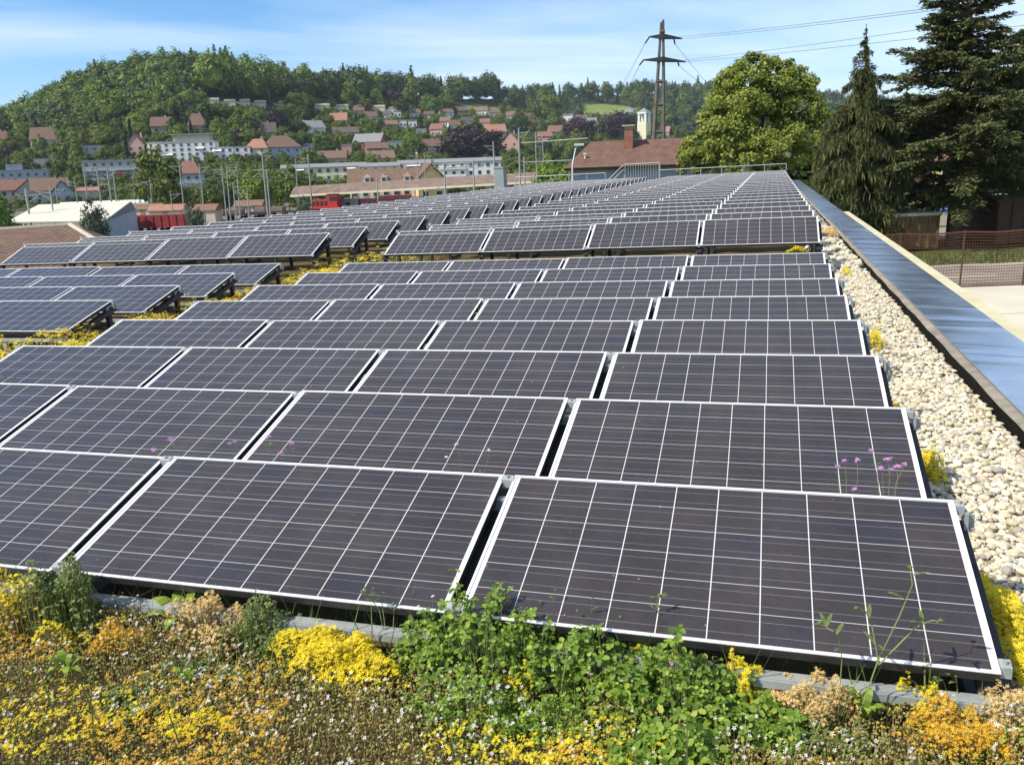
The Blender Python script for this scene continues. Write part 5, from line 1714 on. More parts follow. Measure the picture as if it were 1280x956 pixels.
rm.prism([cn0 - nrm * 3.9 + np.array([0, 0, -0.35]), cn1 - nrm * 3.9 + np.array([0, 0, -0.35]), cn1 - nrm * 3.55 + np.array([0, 0, -0.35]), cn0 - nrm * 3.55 + np.array([0, 0, -0.35])],
         [cn0 - nrm * 3.9 + np.array([0, 0, 0.15]), cn1 - nrm * 3.9 + np.array([0, 0, 0.15]), cn1 - nrm * 3.55 + np.array([0, 0, 0.15]), cn0 - nrm * 3.55 + np.array([0, 0, 0.15])])
obj('edge_board', rm.mesh('edge_board', M['w_cream']), cn_)
for k in range(12):
    p = cn0 + dv * (k + 0.4) / 12
    obj('column', MB().tube([(p[0], p[1], -0.2), (p[0], p[1], p[2] + 0.2)], 0.16, 8).mesh('column', M['w_cream']), cn_)
for k, (f, wd) in enumerate(((0.30, 9), (0.42, 7), (0.18, 6))):
    p = cn0 + dv * f
    kk = thing('platform_hut', ['reddish brown hut under the platform roof left of the middle', 'dark hut under the middle of the platform roof', 'grey hut beneath the left third of the platform roof'][k], 'hut', T(p[0], p[1], 0) @ Matrix.Rotation(math.atan2(dv[1], dv[0]), 4, 'Z'))
    obj('wall', MB().box(-wd / 2, wd / 2, -1.2, 1.2, 0, 2.6).mesh('wall', M[['w_red', 'w_brown', 'w_grey'][k]]), kk)
    obj('roof', MB().box(-wd / 2 - 0.2, wd / 2 + 0.2, -1.4, 1.4, 2.603, 2.75).mesh('roof', M['r_flat']), kk)
    for q in (-0.25, 0.1):
        obj('window', win(1.2, 1.0), kk, T(wd * q, -1.203, 1.1))

# catenary masts: picture foot, picture top, distance, look
MASTS = [(35, 262, 31, 238, 150, 'slim mast with bracket in front of the faded red row house'), (38, 285, 34, 236, 110, 'thick pale mast rising behind the white tent at the far left'), (68, 280, 63, 232, 112, 'dark thin mast in front of the grey row house gable'),
         (72, 258, 70, 232, 170, 'pale mast left of the pointed blue grey gable'), (98, 262, 93, 222, 160, 'pale mast right of the pointed blue grey gable'), (110, 260, 106, 205, 165, 'tall pale mast before the beige shed'),
         (127, 262, 122, 208, 158, 'left post of the tall portal by the white train'), (140, 262, 135, 208, 158, 'right post of the tall portal by the white train'), (146, 260, 143, 214, 175, 'slim mast beside the tall portal by the white train'),
         (168, 250, 167, 228, 215, 'short mast behind the white train roof'), (190, 262, 189, 222, 180, 'slim mast behind the goods wagon'), (216, 268, 213, 238, 165, 'short lamp mast left of the large gantry'),
         (231, 272, 225, 202, 150, 'left post of the large gantry before the blue grey house'), (255, 268, 250, 204, 155, 'right post of the large gantry before the blue grey house'), (283, 272, 278, 206, 150, 'left post of the narrow gantry right of the blue grey house'),
         (288, 272, 285, 208, 152, 'middle post of the narrow gantry right of the blue grey house'), (299, 262, 298, 204, 165, 'right post of the narrow gantry right of the blue grey house'), (295, 272, 292, 228, 150, 'short mast with lamp behind the rear left panels'),
         (311, 268, 310, 236, 160, 'short lamp mast near the young trees by the tracks'), (334, 262, 328, 190, 165, 'tall mast before the broad brown roofed house'), (337, 258, 334, 212, 168, 'short mast joined to the tall one before the broad brown roofed house'),
         (372, 243, 370, 198, 190, 'thin mast at the left end of the platform roof'), (388, 240, 386, 193, 185, 'tall grey mast before the long cream apartments'), (473, 262, 471, 212, 170, 'dark thin mast before the station dormers'),
         (523, 232, 522, 190, 200, 'thin mast left of the yellow station gable'), (532, 234, 531, 191, 200, 'grey mast at the yellow station gable'), (557, 246, 555, 203, 150, 'thick mast at the left of the portal before the white apartments'),
         (593, 242, 591, 200, 150, 'thick mast at the right of the portal before the white apartments'), (619, 228, 616, 177, 170, 'tallest grey pylon mast at the right end of the white apartments'), (650, 232, 649, 160, 160, 'tall thin mast right of the salmon gabled house'),
         (656, 230, 655, 196, 165, 'short mast joined to the tall thin one by the salmon gable'), (671, 222, 669, 165, 175, 'thin twin mast right of the salmon gable'), (680, 214, 678, 178, 190, 'short grey twin mast left of the street lamp')]
for k, (x0, y0, x1, y1, D, lab) in enumerate(MASTS):
    a, b = at(x0, y0, D), at(x1, y1, D)
    a[2] = 0.0
    top = b[2]
    fx = ray(x0, y0)
    base = np.array([a[0], D, 0.0])
    t = thing('catenary_mast', lab, 'mast', T(*base), 'catenary masts along the railway')
    r = 0.17 if 'thick' in lab or 'tall' in lab else 0.12
    lean = np.array([(b[0] - a[0]) * 0.55, 0, 0])
    obj('pole', MB().tube([(0, 0, 0), lean + np.array([0, 0, top])], r, 8, 0, r * 0.75).mesh('pole', M['mast']), t)
    arm = MB()
    z = top - 0.9
    sd = 1 if k % 2 else -1
    arm.tube([lean * 0.9 + np.array([0, 0, z]), lean * 0.9 + np.array([sd * 1.9, 0, z + 0.15])], 0.05, 5)
    arm.tube([lean * 0.9 + np.array([0, 0, z - 0.9]), lean * 0.9 + np.array([sd * 1.7, 0, z + 0.05])], 0.04, 5)
    obj('bracket_arm', arm.mesh('bracket_arm', M['mast']), t)
    ins = MB().tube([lean * 0.9 + np.array([sd * 1.7, 0, z - 0.35]), lean * 0.9 + np.array([sd * 1.7, 0, z + 0.1])], 0.09, 6)
    obj('insulator', ins.mesh('insulator', M['black']), t)


def beam(p, q, r, name, lab, cat='beam', mat='mast', truss=False):
    b = MB().tube([p, q], r, 6)
    if truss:
        u_ = np.array([0, 0, 0.6])
        b.tube([p - u_, q - u_], r, 6)
        n = 10
        for k in range(n):
            a = p + (q - p) * k / n
            c = p + (q - p) * (k + 1) / n
            b.tube([a, c - u_] if k % 2 else [a - u_, c], r * 0.6, 4)
    return tag(obj(name, b.mesh(name, M[mat])), lab, cat, None, 'thing')


beam(at(555, 206, 150), at(592, 203, 150), 0.10, 'portal_beam', 'cross beam of the portal before the white apartments', truss=True)
beam(at(123, 231, 158), at(137, 230.5, 158), 0.09, 'portal_beam', 'short cross beam of the portal by the white train')
beam(at(228, 229, 150), at(253, 229, 152), 0.10, 'portal_beam', 'cross beam of the large gantry before the blue grey house', truss=True)
beam(at(281, 206, 150), at(299, 207, 160), 0.07, 'portal_beam', 'cross beam of the narrow gantry right of the blue grey house')
beam(at(316, 213, 165), at(336, 213, 165), 0.09, 'portal_beam', 'cross arm on the tall mast before the broad brown roofed house')
beam(at(652, 179, 165), at(735, 173, 150), 0.10, 'portal_beam', 'upper cross beam running right from the tall thin mast')
beam(at(655, 203, 165), at(722, 200, 150), 0.08, 'portal_beam', 'lower cross beam running right from the tall thin mast')
for k, (a, b, D) in enumerate((((31, 240), (190, 226), 160), ((190, 224), (334, 208), 162), ((230, 214), (470, 216), 168), ((372, 206), (555, 205), 180), ((470, 218), (650, 196), 165))):
    p, q = at(*a, D), at(*b, D + 4)
    pts = [p + (q - p) * f + np.array([0, 0, -1.1 * 4 * f * (1 - f)]) for f in np.linspace(0, 1, 9)]
    tag(obj('contact_wire', MB().tube(pts, 0.03, 4).mesh('contact_wire', M['wire'])), 'thin railway wire %s' % ['over the white tent', 'from the white train to the broad brown roof', 'over the goods wagon', 'above the platform roof start', 'before the yellow station gable'][k], 'wire', 'overhead wires above the tracks')

# tall power pylon
PD = 150
py_ = thing('power_pylon', 'tall two legged power pylon with two cross arms behind the brown roofed house', 'pylon')
ptop = at(828, 25, PD)


def ppt(x, y, dy=0.0):
    q = at(x, y, PD)
    q[1] += dy
    return q


lg = MB().tube([np.array([*ppt(811, 262)[:2], 0.0]), ppt(817, 176), ppt(822.5, 90), ppt(826.6, 28)], 0.44, 8, 0, 0.20)
obj('leg', lg.mesh('leg', M['concrete_pole']), py_)
lg = MB().tube([np.array([*ppt(830.5, 262)[:2], 0.0]), ppt(829.6, 176), ppt(829.3, 90), ppt(829.0, 25)], 0.44, 8, 0, 0.20)
obj('leg', lg.mesh('leg', M['concrete_pole']), py_)
for y, xa, xb in ((102, 819.5, 831.5), (131, 817.5, 831.8), (165, 815.5, 831.5), (40, 825, 831)):
    obj('tie', MB().tube([ppt(xa, y), ppt(xb, y)], 0.30, 8).mesh('tie', M['concrete_pole']), py_)
INS = []
for (xl, yl), (xr, yr), yc, strings in (((812, 46.3), (852.5, 48.5), 45.5, [((812, 46.3), (808.5, 52.5)), ((842, 47.5), (845.8, 53.5))]), ((804.5, 75.3), (857, 77.5), 74.2, [((804.5, 75.3), (801.5, 80)), ((847, 76.3), (850.8, 81))])):
    c = ppt(828, yc)
    for (x, y) in ((xl, yl), (xr, yr)):
        tip = ppt(x, y)
        a = MB()
        a.prism([c + np.array([0, -0.5, -0.45]), c + np.array([0, 0.5, -0.45]), tip + np.array([0, 0.12, -0.1]), tip + np.array([0, -0.12, -0.1])],
                [c + np.array([0, -0.5, 0.35]), c + np.array([0, 0.5, 0.35]), tip + np.array([0, 0.12, 0.1]), tip + np.array([0, -0.12, 0.1])])
        obj('cross_arm', a.mesh('cross_arm', M['darksteel']), py_)
    for a, b in strings:
        obj('insulator', MB().tube([ppt(*a), ppt(*b, 1.5)], 0.13, 6).mesh('insulator', M['black']), py_)
        INS.append(ppt(*b, 1.5))


def cable(p, q, sag, lab, r=0.028):
    pts = [p + (q - p) * f + np.array([0, 0, -sag * 4 * f * (1 - f)]) for f in np.linspace(0, 1, 24)]
    tag(obj('power_line', MB().tube(pts, r, 4).mesh('power_line', M['wire'])), lab, 'power line', 'conductors hung on the tall pylon')


for k, (p, far) in enumerate(zip(INS, (at(752, 150, 700), at(925, 150, 700), at(768, 140, 700), at(925, 140, 700)))):
    cable(p, far, 1.0, ['conductor falling left from the upper pylon arm to the hill', 'conductor falling right from the upper pylon arm to the hill', 'conductor falling left from the lower pylon arm', 'conductor falling right from the lower pylon arm'][k], 0.045)
for k, (a, mid) in enumerate((((850, 46), (1180, 1)), ((852.5, 48.5), (1183, 4)), ((855, 75.5), (1280, 11)), ((857, 77.5), (1280, 25)))):
    p = ppt(*a)
    d = ray(*mid)
    q = CAM_W + d / d[1] * 78
    far = p + (q - p) * 1.6
    cable(p, far, 0.5, ['uppermost conductor running right across the sky', 'second conductor from the top running right', 'third conductor running right behind the spruce top', 'lowest conductor running right behind the fir'][k])

# street lamp
sl = thing('street_lamp', 'curved pale street lamp beside the brown roofed house', 'street lamp')
g0 = ground_at(717, 66)
lt = at(717, 190, 66)
pole = [g0, np.array([g0[0], 66, lt[2] - 1]), at(719.5, 186, 66), at(723, 182.5, 66), at(727, 181, 66)]
obj('pole', MB().tube(pole, 0.06, 8, 0, 0.04).mesh('pole', M['w_white']), sl)
hd = at(724, 181.5, 66)
obj('lamp_head', MB().box(hd[0] - 0.35, hd[0] + 0.35, 65.85, 66.15, hd[2] - 0.05, hd[2] + 0.12).mesh('lamp_head', M['w_white']), sl)

# brown roofed house beyond the end of the roof
M['r_umber'] = mottled('umber_tiles', (0.115, 0.062, 0.045), (0.185, 0.105, 0.078), 1.6, 0.9, detail=7)
t, (w, H, d, k) = house(797, 278, 164, 68, 31, 'hip', 'bluegrey', 'umber', 'grey house with broad brown hipped roof and brick chimney beyond the far railing', 'brown hipped house', -4, 7, 1, 0.62, False, D=74, hipf=0.16)
cm = MB().box(-w * 0.115, -w * 0.115 + 0.75, d * 0.30, d * 0.30 + 0.75, H + 1.2, H + 3.1)
co_ = obj('chimney', cm.mesh('chimney', plain('chimney_brick', (0.28, 0.13, 0.09), 0.9, 0.25, 4)), t)
obj('chimney_cap', MB().box(-w * 0.115 - 0.18, -w * 0.115 + 0.93, d * 0.30 - 0.18, d * 0.30 + 0.93, H + 3.35, H + 3.45).box(-w * 0.115 + 0.05, -w * 0.115 + 0.7, d * 0.30 + 0.05, d * 0.30 + 0.7, H + 3.103, H + 3.347).mesh('chimney_cap', M['w_beige']), co_)
obj('vent_pipe', MB().tube([(-w * 0.40, 0.9, H + 0.2), (-w * 0.40, 0.9, H + 1.1)], 0.07, 7).box(-w * 0.40 - 0.14, -w * 0.40 + 0.14, 0.76, 1.04, H + 1.1, H + 1.2).mesh('vent_pipe', M['w_white']), t)
obj('gutter', MB().tube([(-w / 2 - 0.5, -0.56, H - 0.02), (w / 2 + 0.5, -0.56, H - 0.02)], 0.09, 6).mesh('gutter', M['r_tile']), t)

# ------------------------------------------------------------------ things at the far end of the roof
YR = 10.196 + 27 * 1.4615 + 1.55
rl = thing('roof_railing', 'thin metal guard railing along the far end of the planted roof', 'railing', RT)
hz = GZ + 1.12
segs = [(-16.2, -10.3), (-6.9, 0.55)]
for a, b in segs:
    obj('top_rail', MB().tube([(a, YR, hz), (b, YR, hz)], 0.035, 6).mesh('top_rail', M['galv']), rl)
    obj('mid_rail', MB().tube([(a, YR, GZ + 0.6), (b, YR, GZ + 0.6)], 0.022, 6).mesh('mid_rail', M['galv']), rl)
    n = max(2, int(round((b - a) / 1.2)))
    for k in range(n + 1):
        x = a + (b - a) * k / n
        obj('post', MB().tube([(x, YR, GZ - 0.05), (x, YR, hz)], 0.03, 6).mesh('post', M['galv']), rl)
sg = thing('stair_gate', 'barred metal stair head with sloping handrail in the far railing', 'gate', RT)
gx0, gx1 = -9.1, -6.9
fr = MB().tube([(gx0, YR, GZ), (gx0, YR, hz + 0.45)], 0.04, 6).tube([(gx1, YR, GZ), (gx1, YR, hz + 0.45)], 0.04, 6).tube([(gx0, YR, hz + 0.45), (gx1, YR, hz + 0.45)], 0.04, 6)
obj('frame', fr.mesh('frame', M['galv']), sg)
for k in range(14):
    x = gx0 + (gx1 - gx0) * (k + 0.5) / 14
    obj('bar', MB().tube([(x, YR, GZ + 0.1), (x, YR, hz + 0.45)], 0.018, 5).mesh('bar', M['galv']), sg)
for dz in (0, -0.28):
    obj('handrail', MB().tube([(-10.6, YR - 0.1, GZ + 0.25 + dz), (gx0 - 0.05, YR - 0.1, hz + 0.42 + dz)], 0.03, 6).mesh('handrail', M['galv']), sg)
# grey ventilation duct standing at the left edge of the panel field
p = roof_at(628, 238, 0.35)
du = thing('vent_duct', 'grey box shaped ventilation duct at the far left edge of the panel field', 'vent', RT @ T(p[0], p[1], GZ))
obj('body', MB().box(-0.33, 0.2, -0.3, 0.3, 0, 1.75).mesh('body', plain('duct_grey', (0.30, 0.34, 0.33), 0.6)), du)
obj('cover', MB().box(-0.36, 0.23, -0.33, 0.33, 1.753, 1.81).mesh('cover', M['galv']), du)

# ------------------------------------------------------------------ trees of the town, one by one
cover = [0.0] * len(HOUSES)


def overlap(b, hbox):
    w = min(b[2], hbox[2]) - max(b[0], hbox[0])
    h = min(b[3], hbox[3]) - max(b[1], hbox[1])
    return max(w, 0) * max(h, 0) / max((hbox[2] - hbox[0]) * (hbox[3] - hbox[1]), 1) if w > 0 and h > 0 else 0.0


TREES = []
KTXT = {'broad': 'round mid green tree', 'light': 'light green bushy tree', 'dark': 'dark green tree', 'conifer': 'dark pointed conifer', 'copper': 'dark purple copper beech', 'silver': 'grey green young tree'}


def plan_tree(kind, px, py, hpx, wide=1.0, label=None, D=None, limit=0.3):
    if D is None:
        p, D = hit(px, py, 100)
    else:
        p = ground_at(px, D)
    wpx = hpx * (0.85 if kind not in ('conifer',) else 0.45) * wide
    box = (px - wpx / 2, py - hpx, px + wpx / 2, py)
    ov = []
    for k, hb in enumerate(HOUSES):
        if hb[4] > D - 3:
            o = overlap(box, hb)
            if o > 0:
                ov.append((k, o))
        elif D - hb[4] < 14 and overlap((px - 2, py - 4, px + 2, py), hb) > 0:
            return False
    if label is None and any(cover[k] + o > limit for k, o in ov):
        return False
    for k, o in ov:
        cover[k] += o
    h = hpx * D / F_PX
    TREES.append((kind, p, h, wide, px, py, label))
    return True


plan_tree('copper', 590, 206, 44, 1.5, 'great dark purple copper beech above the long white apartments')
plan_tree('copper', 346, 170, 30, 0.9, 'dark purple copper beech behind the pale teal house')
plan_tree('copper', 724, 180, 30, 1.25, 'dark purple beech left of the brick chimney on the slope')
plan_tree('copper', 775, 178, 34, 1.3, 'dark wide tree right behind the brick chimney')
plan_tree('dark', 650, 172, 30, 1.1, 'dark round tree above the salmon pink gabled house')
plan_tree('light', 371, 139, 22, 1.1, 'light round tree between the two groups of terrace houses')
plan_tree('broad', 449, 134, 14, 1.3, 'small round tree standing above the terrace houses')
plan_tree('light', 512, 137, 26, 0.9, 'light green tree at the forest edge right of the terrace houses')
plan_tree('light', 515, 195, 24, 1.3, 'yellow green tree left of the cream house by the copper beech')
plan_tree('light', 558, 132, 20, 1.6, 'light green bush group left of the upper meadow')
plan_tree('broad', 685, 155, 34, 1.0, 'tall round tree in the middle of the right slope')
plan_tree('broad', 206, 262, 76, 0.7, 'large green tree below the large white apartment block', 195)
plan_tree('light', 232, 262, 34, 1.0, 'light green tree beneath the gantry left of the blue grey house', 200)
plan_tree('light', 305, 240, 54, 0.9, 'light green tree below the orange hipped house', 250)
plan_tree('light', 330, 262, 50, 0.9, 'bright green tree left of the platform roof', 205)
plan_tree('broad', 368, 248, 48, 1.0, 'green tree hiding the left end of the cream apartments', 235)
plan_tree('broad', 396, 246, 36, 1.0, 'green tree in front of the cream apartment balconies', 240)
plan_tree('broad', 432, 246, 32, 1.1, 'green tree between the cream apartments and the station', 240)
plan_tree('light', 352, 246, 36, 1.0, 'light tree before the broad brown roofed house', 240)
plan_tree('broad', 265, 262, 34, 1.1, 'green tree between the gantries', 215)
plan_tree('dark', 285, 256, 34, 1.0, 'dark tree behind the narrow gantry', 225)
plan_tree('broad', 190, 258, 38, 0.9, 'green tree behind the goods wagon', 230)
plan_tree('broad', 168, 258, 30, 1.0, 'green tree right of the passenger train', 240)
plan_tree('broad', 600, 236, 26, 1.1, 'green tree before the right part of the white apartments', 215)
plan_tree('broad', 575, 238, 24, 1.1, 'small green tree right of the yellow station gable', 215)
plan_tree('dark', 628, 234, 34, 1.0, 'dark green tree at the right end of the white apartments', 215)
plan_tree('broad', 645, 236, 50, 0.9, 'tall green tree below the salmon pink gabled house', 200)
plan_tree('broad', 668, 236, 46, 0.9, 'green tree right of the tall thin mast', 190)
plan_tree('light', 690, 236, 56, 0.9, 'light green tree left of the street lamp', 170)
plan_tree('light', 712, 232, 44, 0.9, 'light green tree right behind the street lamp', 160)
plan_tree('dark', 735, 228, 44, 1.0, 'dark tree rising behind the left end of the brown hipped roof', 140)
plan_tree('dark', 838, 216, 44, 1.0, 'dark tree right of the pylon foot', 190)
plan_tree('dark', 862, 210, 56, 1.0, 'dark tree between the pylon and the linden', 200)
plan_tree('broad', 805, 212, 36, 1.0, 'green tree below the church tower', 210)
plan_tree('light', 760, 212, 38, 1.0, 'green bush behind the brown hipped roof', 210)
plan_tree('silver', 122, 300, 73, 0.60, 'grey green young tree before the gable of the white tent', 92)
plan_tree('broad', 2, 296, 88, 0.62, 'green tree at the left picture edge before the white tent', 88)
plan_tree('silver', 247, 286, 42, 0.75, 'small grey green tree right of the goods wagon', 120)
plan_tree('silver', 384, 268, 26, 1.1, 'small bush left of the red shunting engine', 165)
plan_tree('light', 22, 262, 24, 1.3, 'low green trees before the faded red row house', 140)

GSP = 15.0
for gy in np.arange(132, 262, 8.5):
    for gx in np.arange(-20, 900, GSP):
        px = gx + rng.uniform(-7, 7) + (GSP / 2 if int(gy) % 2 else 0)
        py = gy + rng.uniform(-4, 4)
        yF = np.interp(px, [-50, 0, 100, 180, 250, 300, 500, 560, 640, 700, 790, 900], [178, 175, 152, 152, 128, 130, 130, 134, 142, 146, 154, 170])
        if py < yF + 2:
            continue
        if (570 < px < 632 and py < 143) or (724 < px < 790 and 128 < py < 148):
            continue
        if py > 236 and px > 400 and px < 640:
            continue
        if len(TREES) > 296:
            continue
        left = px < 320
        if rng.random() > (0.95 if left else 0.85):
            continue
        kk = rng.choice(['broad', 'light', 'dark', 'conifer', 'copper'], p=[0.46, 0.17, 0.22, 0.13, 0.02])
        hp = rng.uniform(15, 25) * (1.15 if left else 0.9) * (1.0 if kk != 'conifer' else 1.2)
        plan_tree(kk, px, py, hp, rng.uniform(0.85, 1.3), None, None, 0.45 if left else 0.36)

print('town trees', len(TREES))
# label each unnamed tree by the house it stands beside
HB = [h for h in HOUSES]
used = {}
for kind, p, h, wide, px, py, lab in sorted(TREES, key=lambda q: q[4]):
    if lab is None:
        best = min(HB, key=lambda b: (b[6] - px) ** 2 + ((b[7] - py) * 1.6) ** 2)
        dx, dy = px - best[6], py - best[7]
        rel = ('left of' if dx < 0 else 'right of') if abs(dx) > abs(dy) * 1.3 else ('in front of' if dy > 0 else 'above')
        base_l = '%s %s the %s' % (KTXT[kind], rel, best[5])
        n = used.get(base_l, 0)
        used[base_l] = n + 1
        lab = base_l if n == 0 else '%s %s' % (ORD[n], base_l)
    put_tree(kind, p, h, lab, wide=wide)

# ------------------------------------------------------------------ the far wood on the hilltop
FR = {}
for nm, mat in (('broad', 'lf_green'), ('dark', 'lf_dark'), ('light', 'lf_light'), ('conifer', 'lf_conifer')):
    vs = []
    for q in range(3):
        if nm == 'conifer':
            bbv, bbf = [], []
            P, Ax, N = [], [], []
            for k in range(14):
                f = k / 13
                for j in range(int(9 * (1 - f)) + 4):
                    a = rng.uniform(0, 6.28)
                    L = 0.25 * (1 - f) ** 0.85 * rng.uniform(0.8, 1.15) + 0.015
                    for s_ in (0.35, 0.65, 0.95):
                        P.append([L * s_ * math.cos(a), L * s_ * math.sin(a), 0.08 + 0.92 * f - 0.06 * s_])
                        Ax.append([math.cos(a), math.sin(a), -0.3])
                        N.append([0.3 * math.cos(a), 0.3 * math.sin(a), 0.9])
            b = MB()
            cards(b, np.array(P), 0.105 * rng.uniform(0.8, 1.3, len(P)), np.array(N), 0.5, 0.5, 0, np.array(Ax))
            b.tube([(0, 0, 0.04), (0, 0, 0.95)], 0.13, 6, 0, 0.005)
        else:
            P, N = crown_points(40, 22, 0.40, 0.40, 0.46, 0.16)
            P[:, 2] += 0.54
            b = MB()
            cards(b, P, 0.085 * rng.uniform(0.7, 1.4, len(P)), N + np.array([0, 0, 0.25]), 0.6, 0.7, 0)
            bv, bf = ICO1
            b.add(bv * np.array([0.25, 0.25, 0.33]) * (1 + 0.15 * np.sin(bv[:, :1] * 6)) + np.array([0, 0, 0.54]), bf, 0)
        vs.append(b)
    FR[nm] = vs
fmats = {'broad': 0, 'dark': 1, 'light': 2, 'conifer': 3}
fw = MB()


def forest_tree(kind, pos, h, wide):
    b = FR[kind][int(rng.integers(3))]
    a = rng.uniform(0, 6.28)
    ca, sa = math.cos(a), math.sin(a)
    V = np.concatenate(b.v) * np.array([h * wide, h * wide, h])
    V = np.stack([V[:, 0] * ca - V[:, 1] * sa, V[:, 0] * sa + V[:, 1] * ca, V[:, 2]], -1) + pos
    n0 = fw.n
    fw.v.append(V)
    for k in b.f:
        for F in b.f[k]:
            fw.f.setdefault(k, []).append(F + n0)
            fw.m.setdefault(k, []).append(np.full(len(F), fmats[kind], dtype=np.int32))
    fw.n += len(V)


cnt = 0
for px in np.arange(-150, 1330, 9.5):
    ysky = np.interp(px, SKX, SKY_)
    yF = np.interp(px, [-150, 0, 100, 180, 215, 250, 300, 500, 560, 640, 700, 790, 900, 1300], [190, 178, 158, 150, 142, 122, 127, 128, 132, 140, 145, 155, 172, 185])
    py = ysky - 1.0
    while py < yF:
        x = px + rng.uniform(-6, 6)
        y = py + rng.uniform(-2.5, 2.5)
        py += 6.5 if px < 560 else 4.6
        if (568 < x < 634 and 131 < y < 146) or (724 < x < 790 and 129 < y):
            continue
        p, D = hit(x, max(y, np.interp(x, SKX, SKY_) + 0.4), 200)
        far = x > 620
        con = rng.random() < (0.20 if 280 < x < 620 else 0.45 if far else 0.05)
        kk = 'conifer' if con else rng.choice(['broad', 'dark', 'light'], p=[0.40, 0.38, 0.22] if x < 300 else [0.27, 0.65, 0.08])
        hpx = (rng.uniform(20, 34) if not far else rng.uniform(13, 20)) * (1.12 if con else 1.0)
        if y < np.interp(x, SKX, SKY_) + 5:
            hpx = min(hpx, 25 if not far else 16)
        forest_tree(kk, p - np.array([0, 0, 0.5]), hpx * D / F_PX, rng.uniform(0.85, 1.25))
        cnt += 1
for x, y, hp, wd in ((268, 124, 50, 0.95), (288, 126, 50, 0.9), (312, 128, 48, 0.9), (333, 128, 46, 0.9), (160, 128, 40, 1.0), (205, 122, 42, 1.0)):
    p, D = hit(x, y, 200)
    forest_tree('light' if x in (268, 312) else 'broad', p, hp * D / F_PX, wd)
# a few trees that stand above the skyline
for x, hp, kk in ((243, 32, 'conifer'), (264, 30, 'conifer'), (271, 34, 'conifer'), (279, 31, 'conifer'), (286, 34, 'conifer'), (293, 28, 'conifer'), (370, 27, 'conifer'), (385, 28, 'conifer'), (395, 26, 'conifer'), (421, 29, 'conifer'), (431, 31, 'conifer'), (438, 27, 'conifer'), (461, 30, 'conifer'), (516, 34, 'conifer'), (176, 30, 'broad'), (205, 32, 'broad'), (225, 30, 'broad'), (735, 22, 'conifer'), (872, 22, 'conifer'), (131, 26, 'conifer'), (62, 22, 'conifer')):
    p, D = hit(x, np.interp(x, SKX, SKY_) + 1.0, 200)
    forest_tree(kk, p, hp * D / F_PX, 1.0)
tag(obj('far_forest', fw.mesh('far_forest', [M['lf_green'], M['lf_dark'], M['lf_light'], M['lf_conifer']])), 'dense mixed forest covering the hilltops behind the town', 'forest', None, 'stuff')
print('forest trees', cnt, 'town trees', len(TREES))

# hedges, shrubs and garden trees too small to tell apart
forest = fw
fw = MB()
for gy in np.arange(134, 268, 4.2):
    for gx in np.arange(-30, 905, 8.0):
        px, py = gx + rng.uniform(-5, 5), gy + rng.uniform(-2, 2)
        if py > (262 if px < 390 else 232):
            continue
        if (566 < px < 636 and py < 143) or (722 < px < 792 and 128 < py < 146):
            continue
        if py < np.interp(px, [-50, 0, 100, 180, 250, 300, 500, 560, 640, 700, 790, 900], [178, 175, 152, 152, 128, 130, 130, 134, 142, 146, 154, 170]):
            continue
        hp = rng.uniform(5, 12)
        box = (px - hp * 0.5, py - hp, px + hp * 0.5, py)
        p, D = hit(px, py, 100)
        bad = 0
        for hb in HOUSES:
            if hb[4] > D - 3:
                o = overlap(box, hb)
                bad = max(bad, o / 0.22)
            elif D - hb[4] < 14 and overlap((px - 3, py - 4, px + 3, py), hb) > 0:
                bad = 2
        if bad > 1:
            continue
        kk = rng.choice(['broad', 'light', 'dark', 'conifer'], p=[0.48, 0.22, 0.25, 0.05])
        forest_tree(kk, p - np.array([0, 0, 0.4]), hp * D / F_PX, rng.uniform(0.9, 1.6))
tag(obj('garden_shrubbery', fw.mesh('garden_shrubbery', [M['lf_green'], M['lf_dark'], M['lf_light'], M['lf_conifer']])), 'hedges and shrubs filling the gardens between the houses', 'shrubbery', None, 'stuff')

# meadows between the houses and the wood
M['meadow'] = mottled('meadow_grass', (0.15, 0.20, 0.035), (0.22, 0.25, 0.06), 0.05, 0.95)
M['lawn'] = mottled('lawn_grass', (0.05, 0.075, 0.016), (0.09, 0.11, 0.028), 1.5, 0.95)  # base colour darkened to stand in for shade on the verge


def meadow(poly, name='meadow'):
    """a patch laid on the hillside, inside a picture outline"""
    xs = np.linspace(min(p[0] for p in poly), max(p[0] for p in poly), 14)
    rows = []
    n = len(poly) // 2
    lo, up = poly[:n], poly[n:][::-1]
    for x in xs:
        yl, yu = np.interp(x, [p[0] for p in lo], [p[1] for p in lo]), np.interp(x, [p[0] for p in up], [p[1] for p in up])
        rows.append([hit(x, yl + (yu - yl) * k / 6, 200)[0] + np.array([0, 0, 0.35]) for k in range(7)])
    V = np.array(rows).reshape(-1, 3)
    ii = np.arange(14 * 7).reshape(14, 7)
    q = np.stack([ii[:-1, :-1], ii[1:, :-1], ii[1:, 1:], ii[:-1, 1:]], -1).reshape(-1, 4)
    tag(obj(name, MB().add(V, q).mesh(name, M['meadow'])), kind='structure')


meadow([(568, 143), (600, 142), (634, 142)] + [(634, 137), (595, 131), (568, 136)])
meadow([(724, 143), (755, 144), (790, 143), (788, 134), (755, 131), (724, 132)])
meadow([(245, 138), (258, 137), (272, 136), (272, 127), (258, 124), (245, 124)])

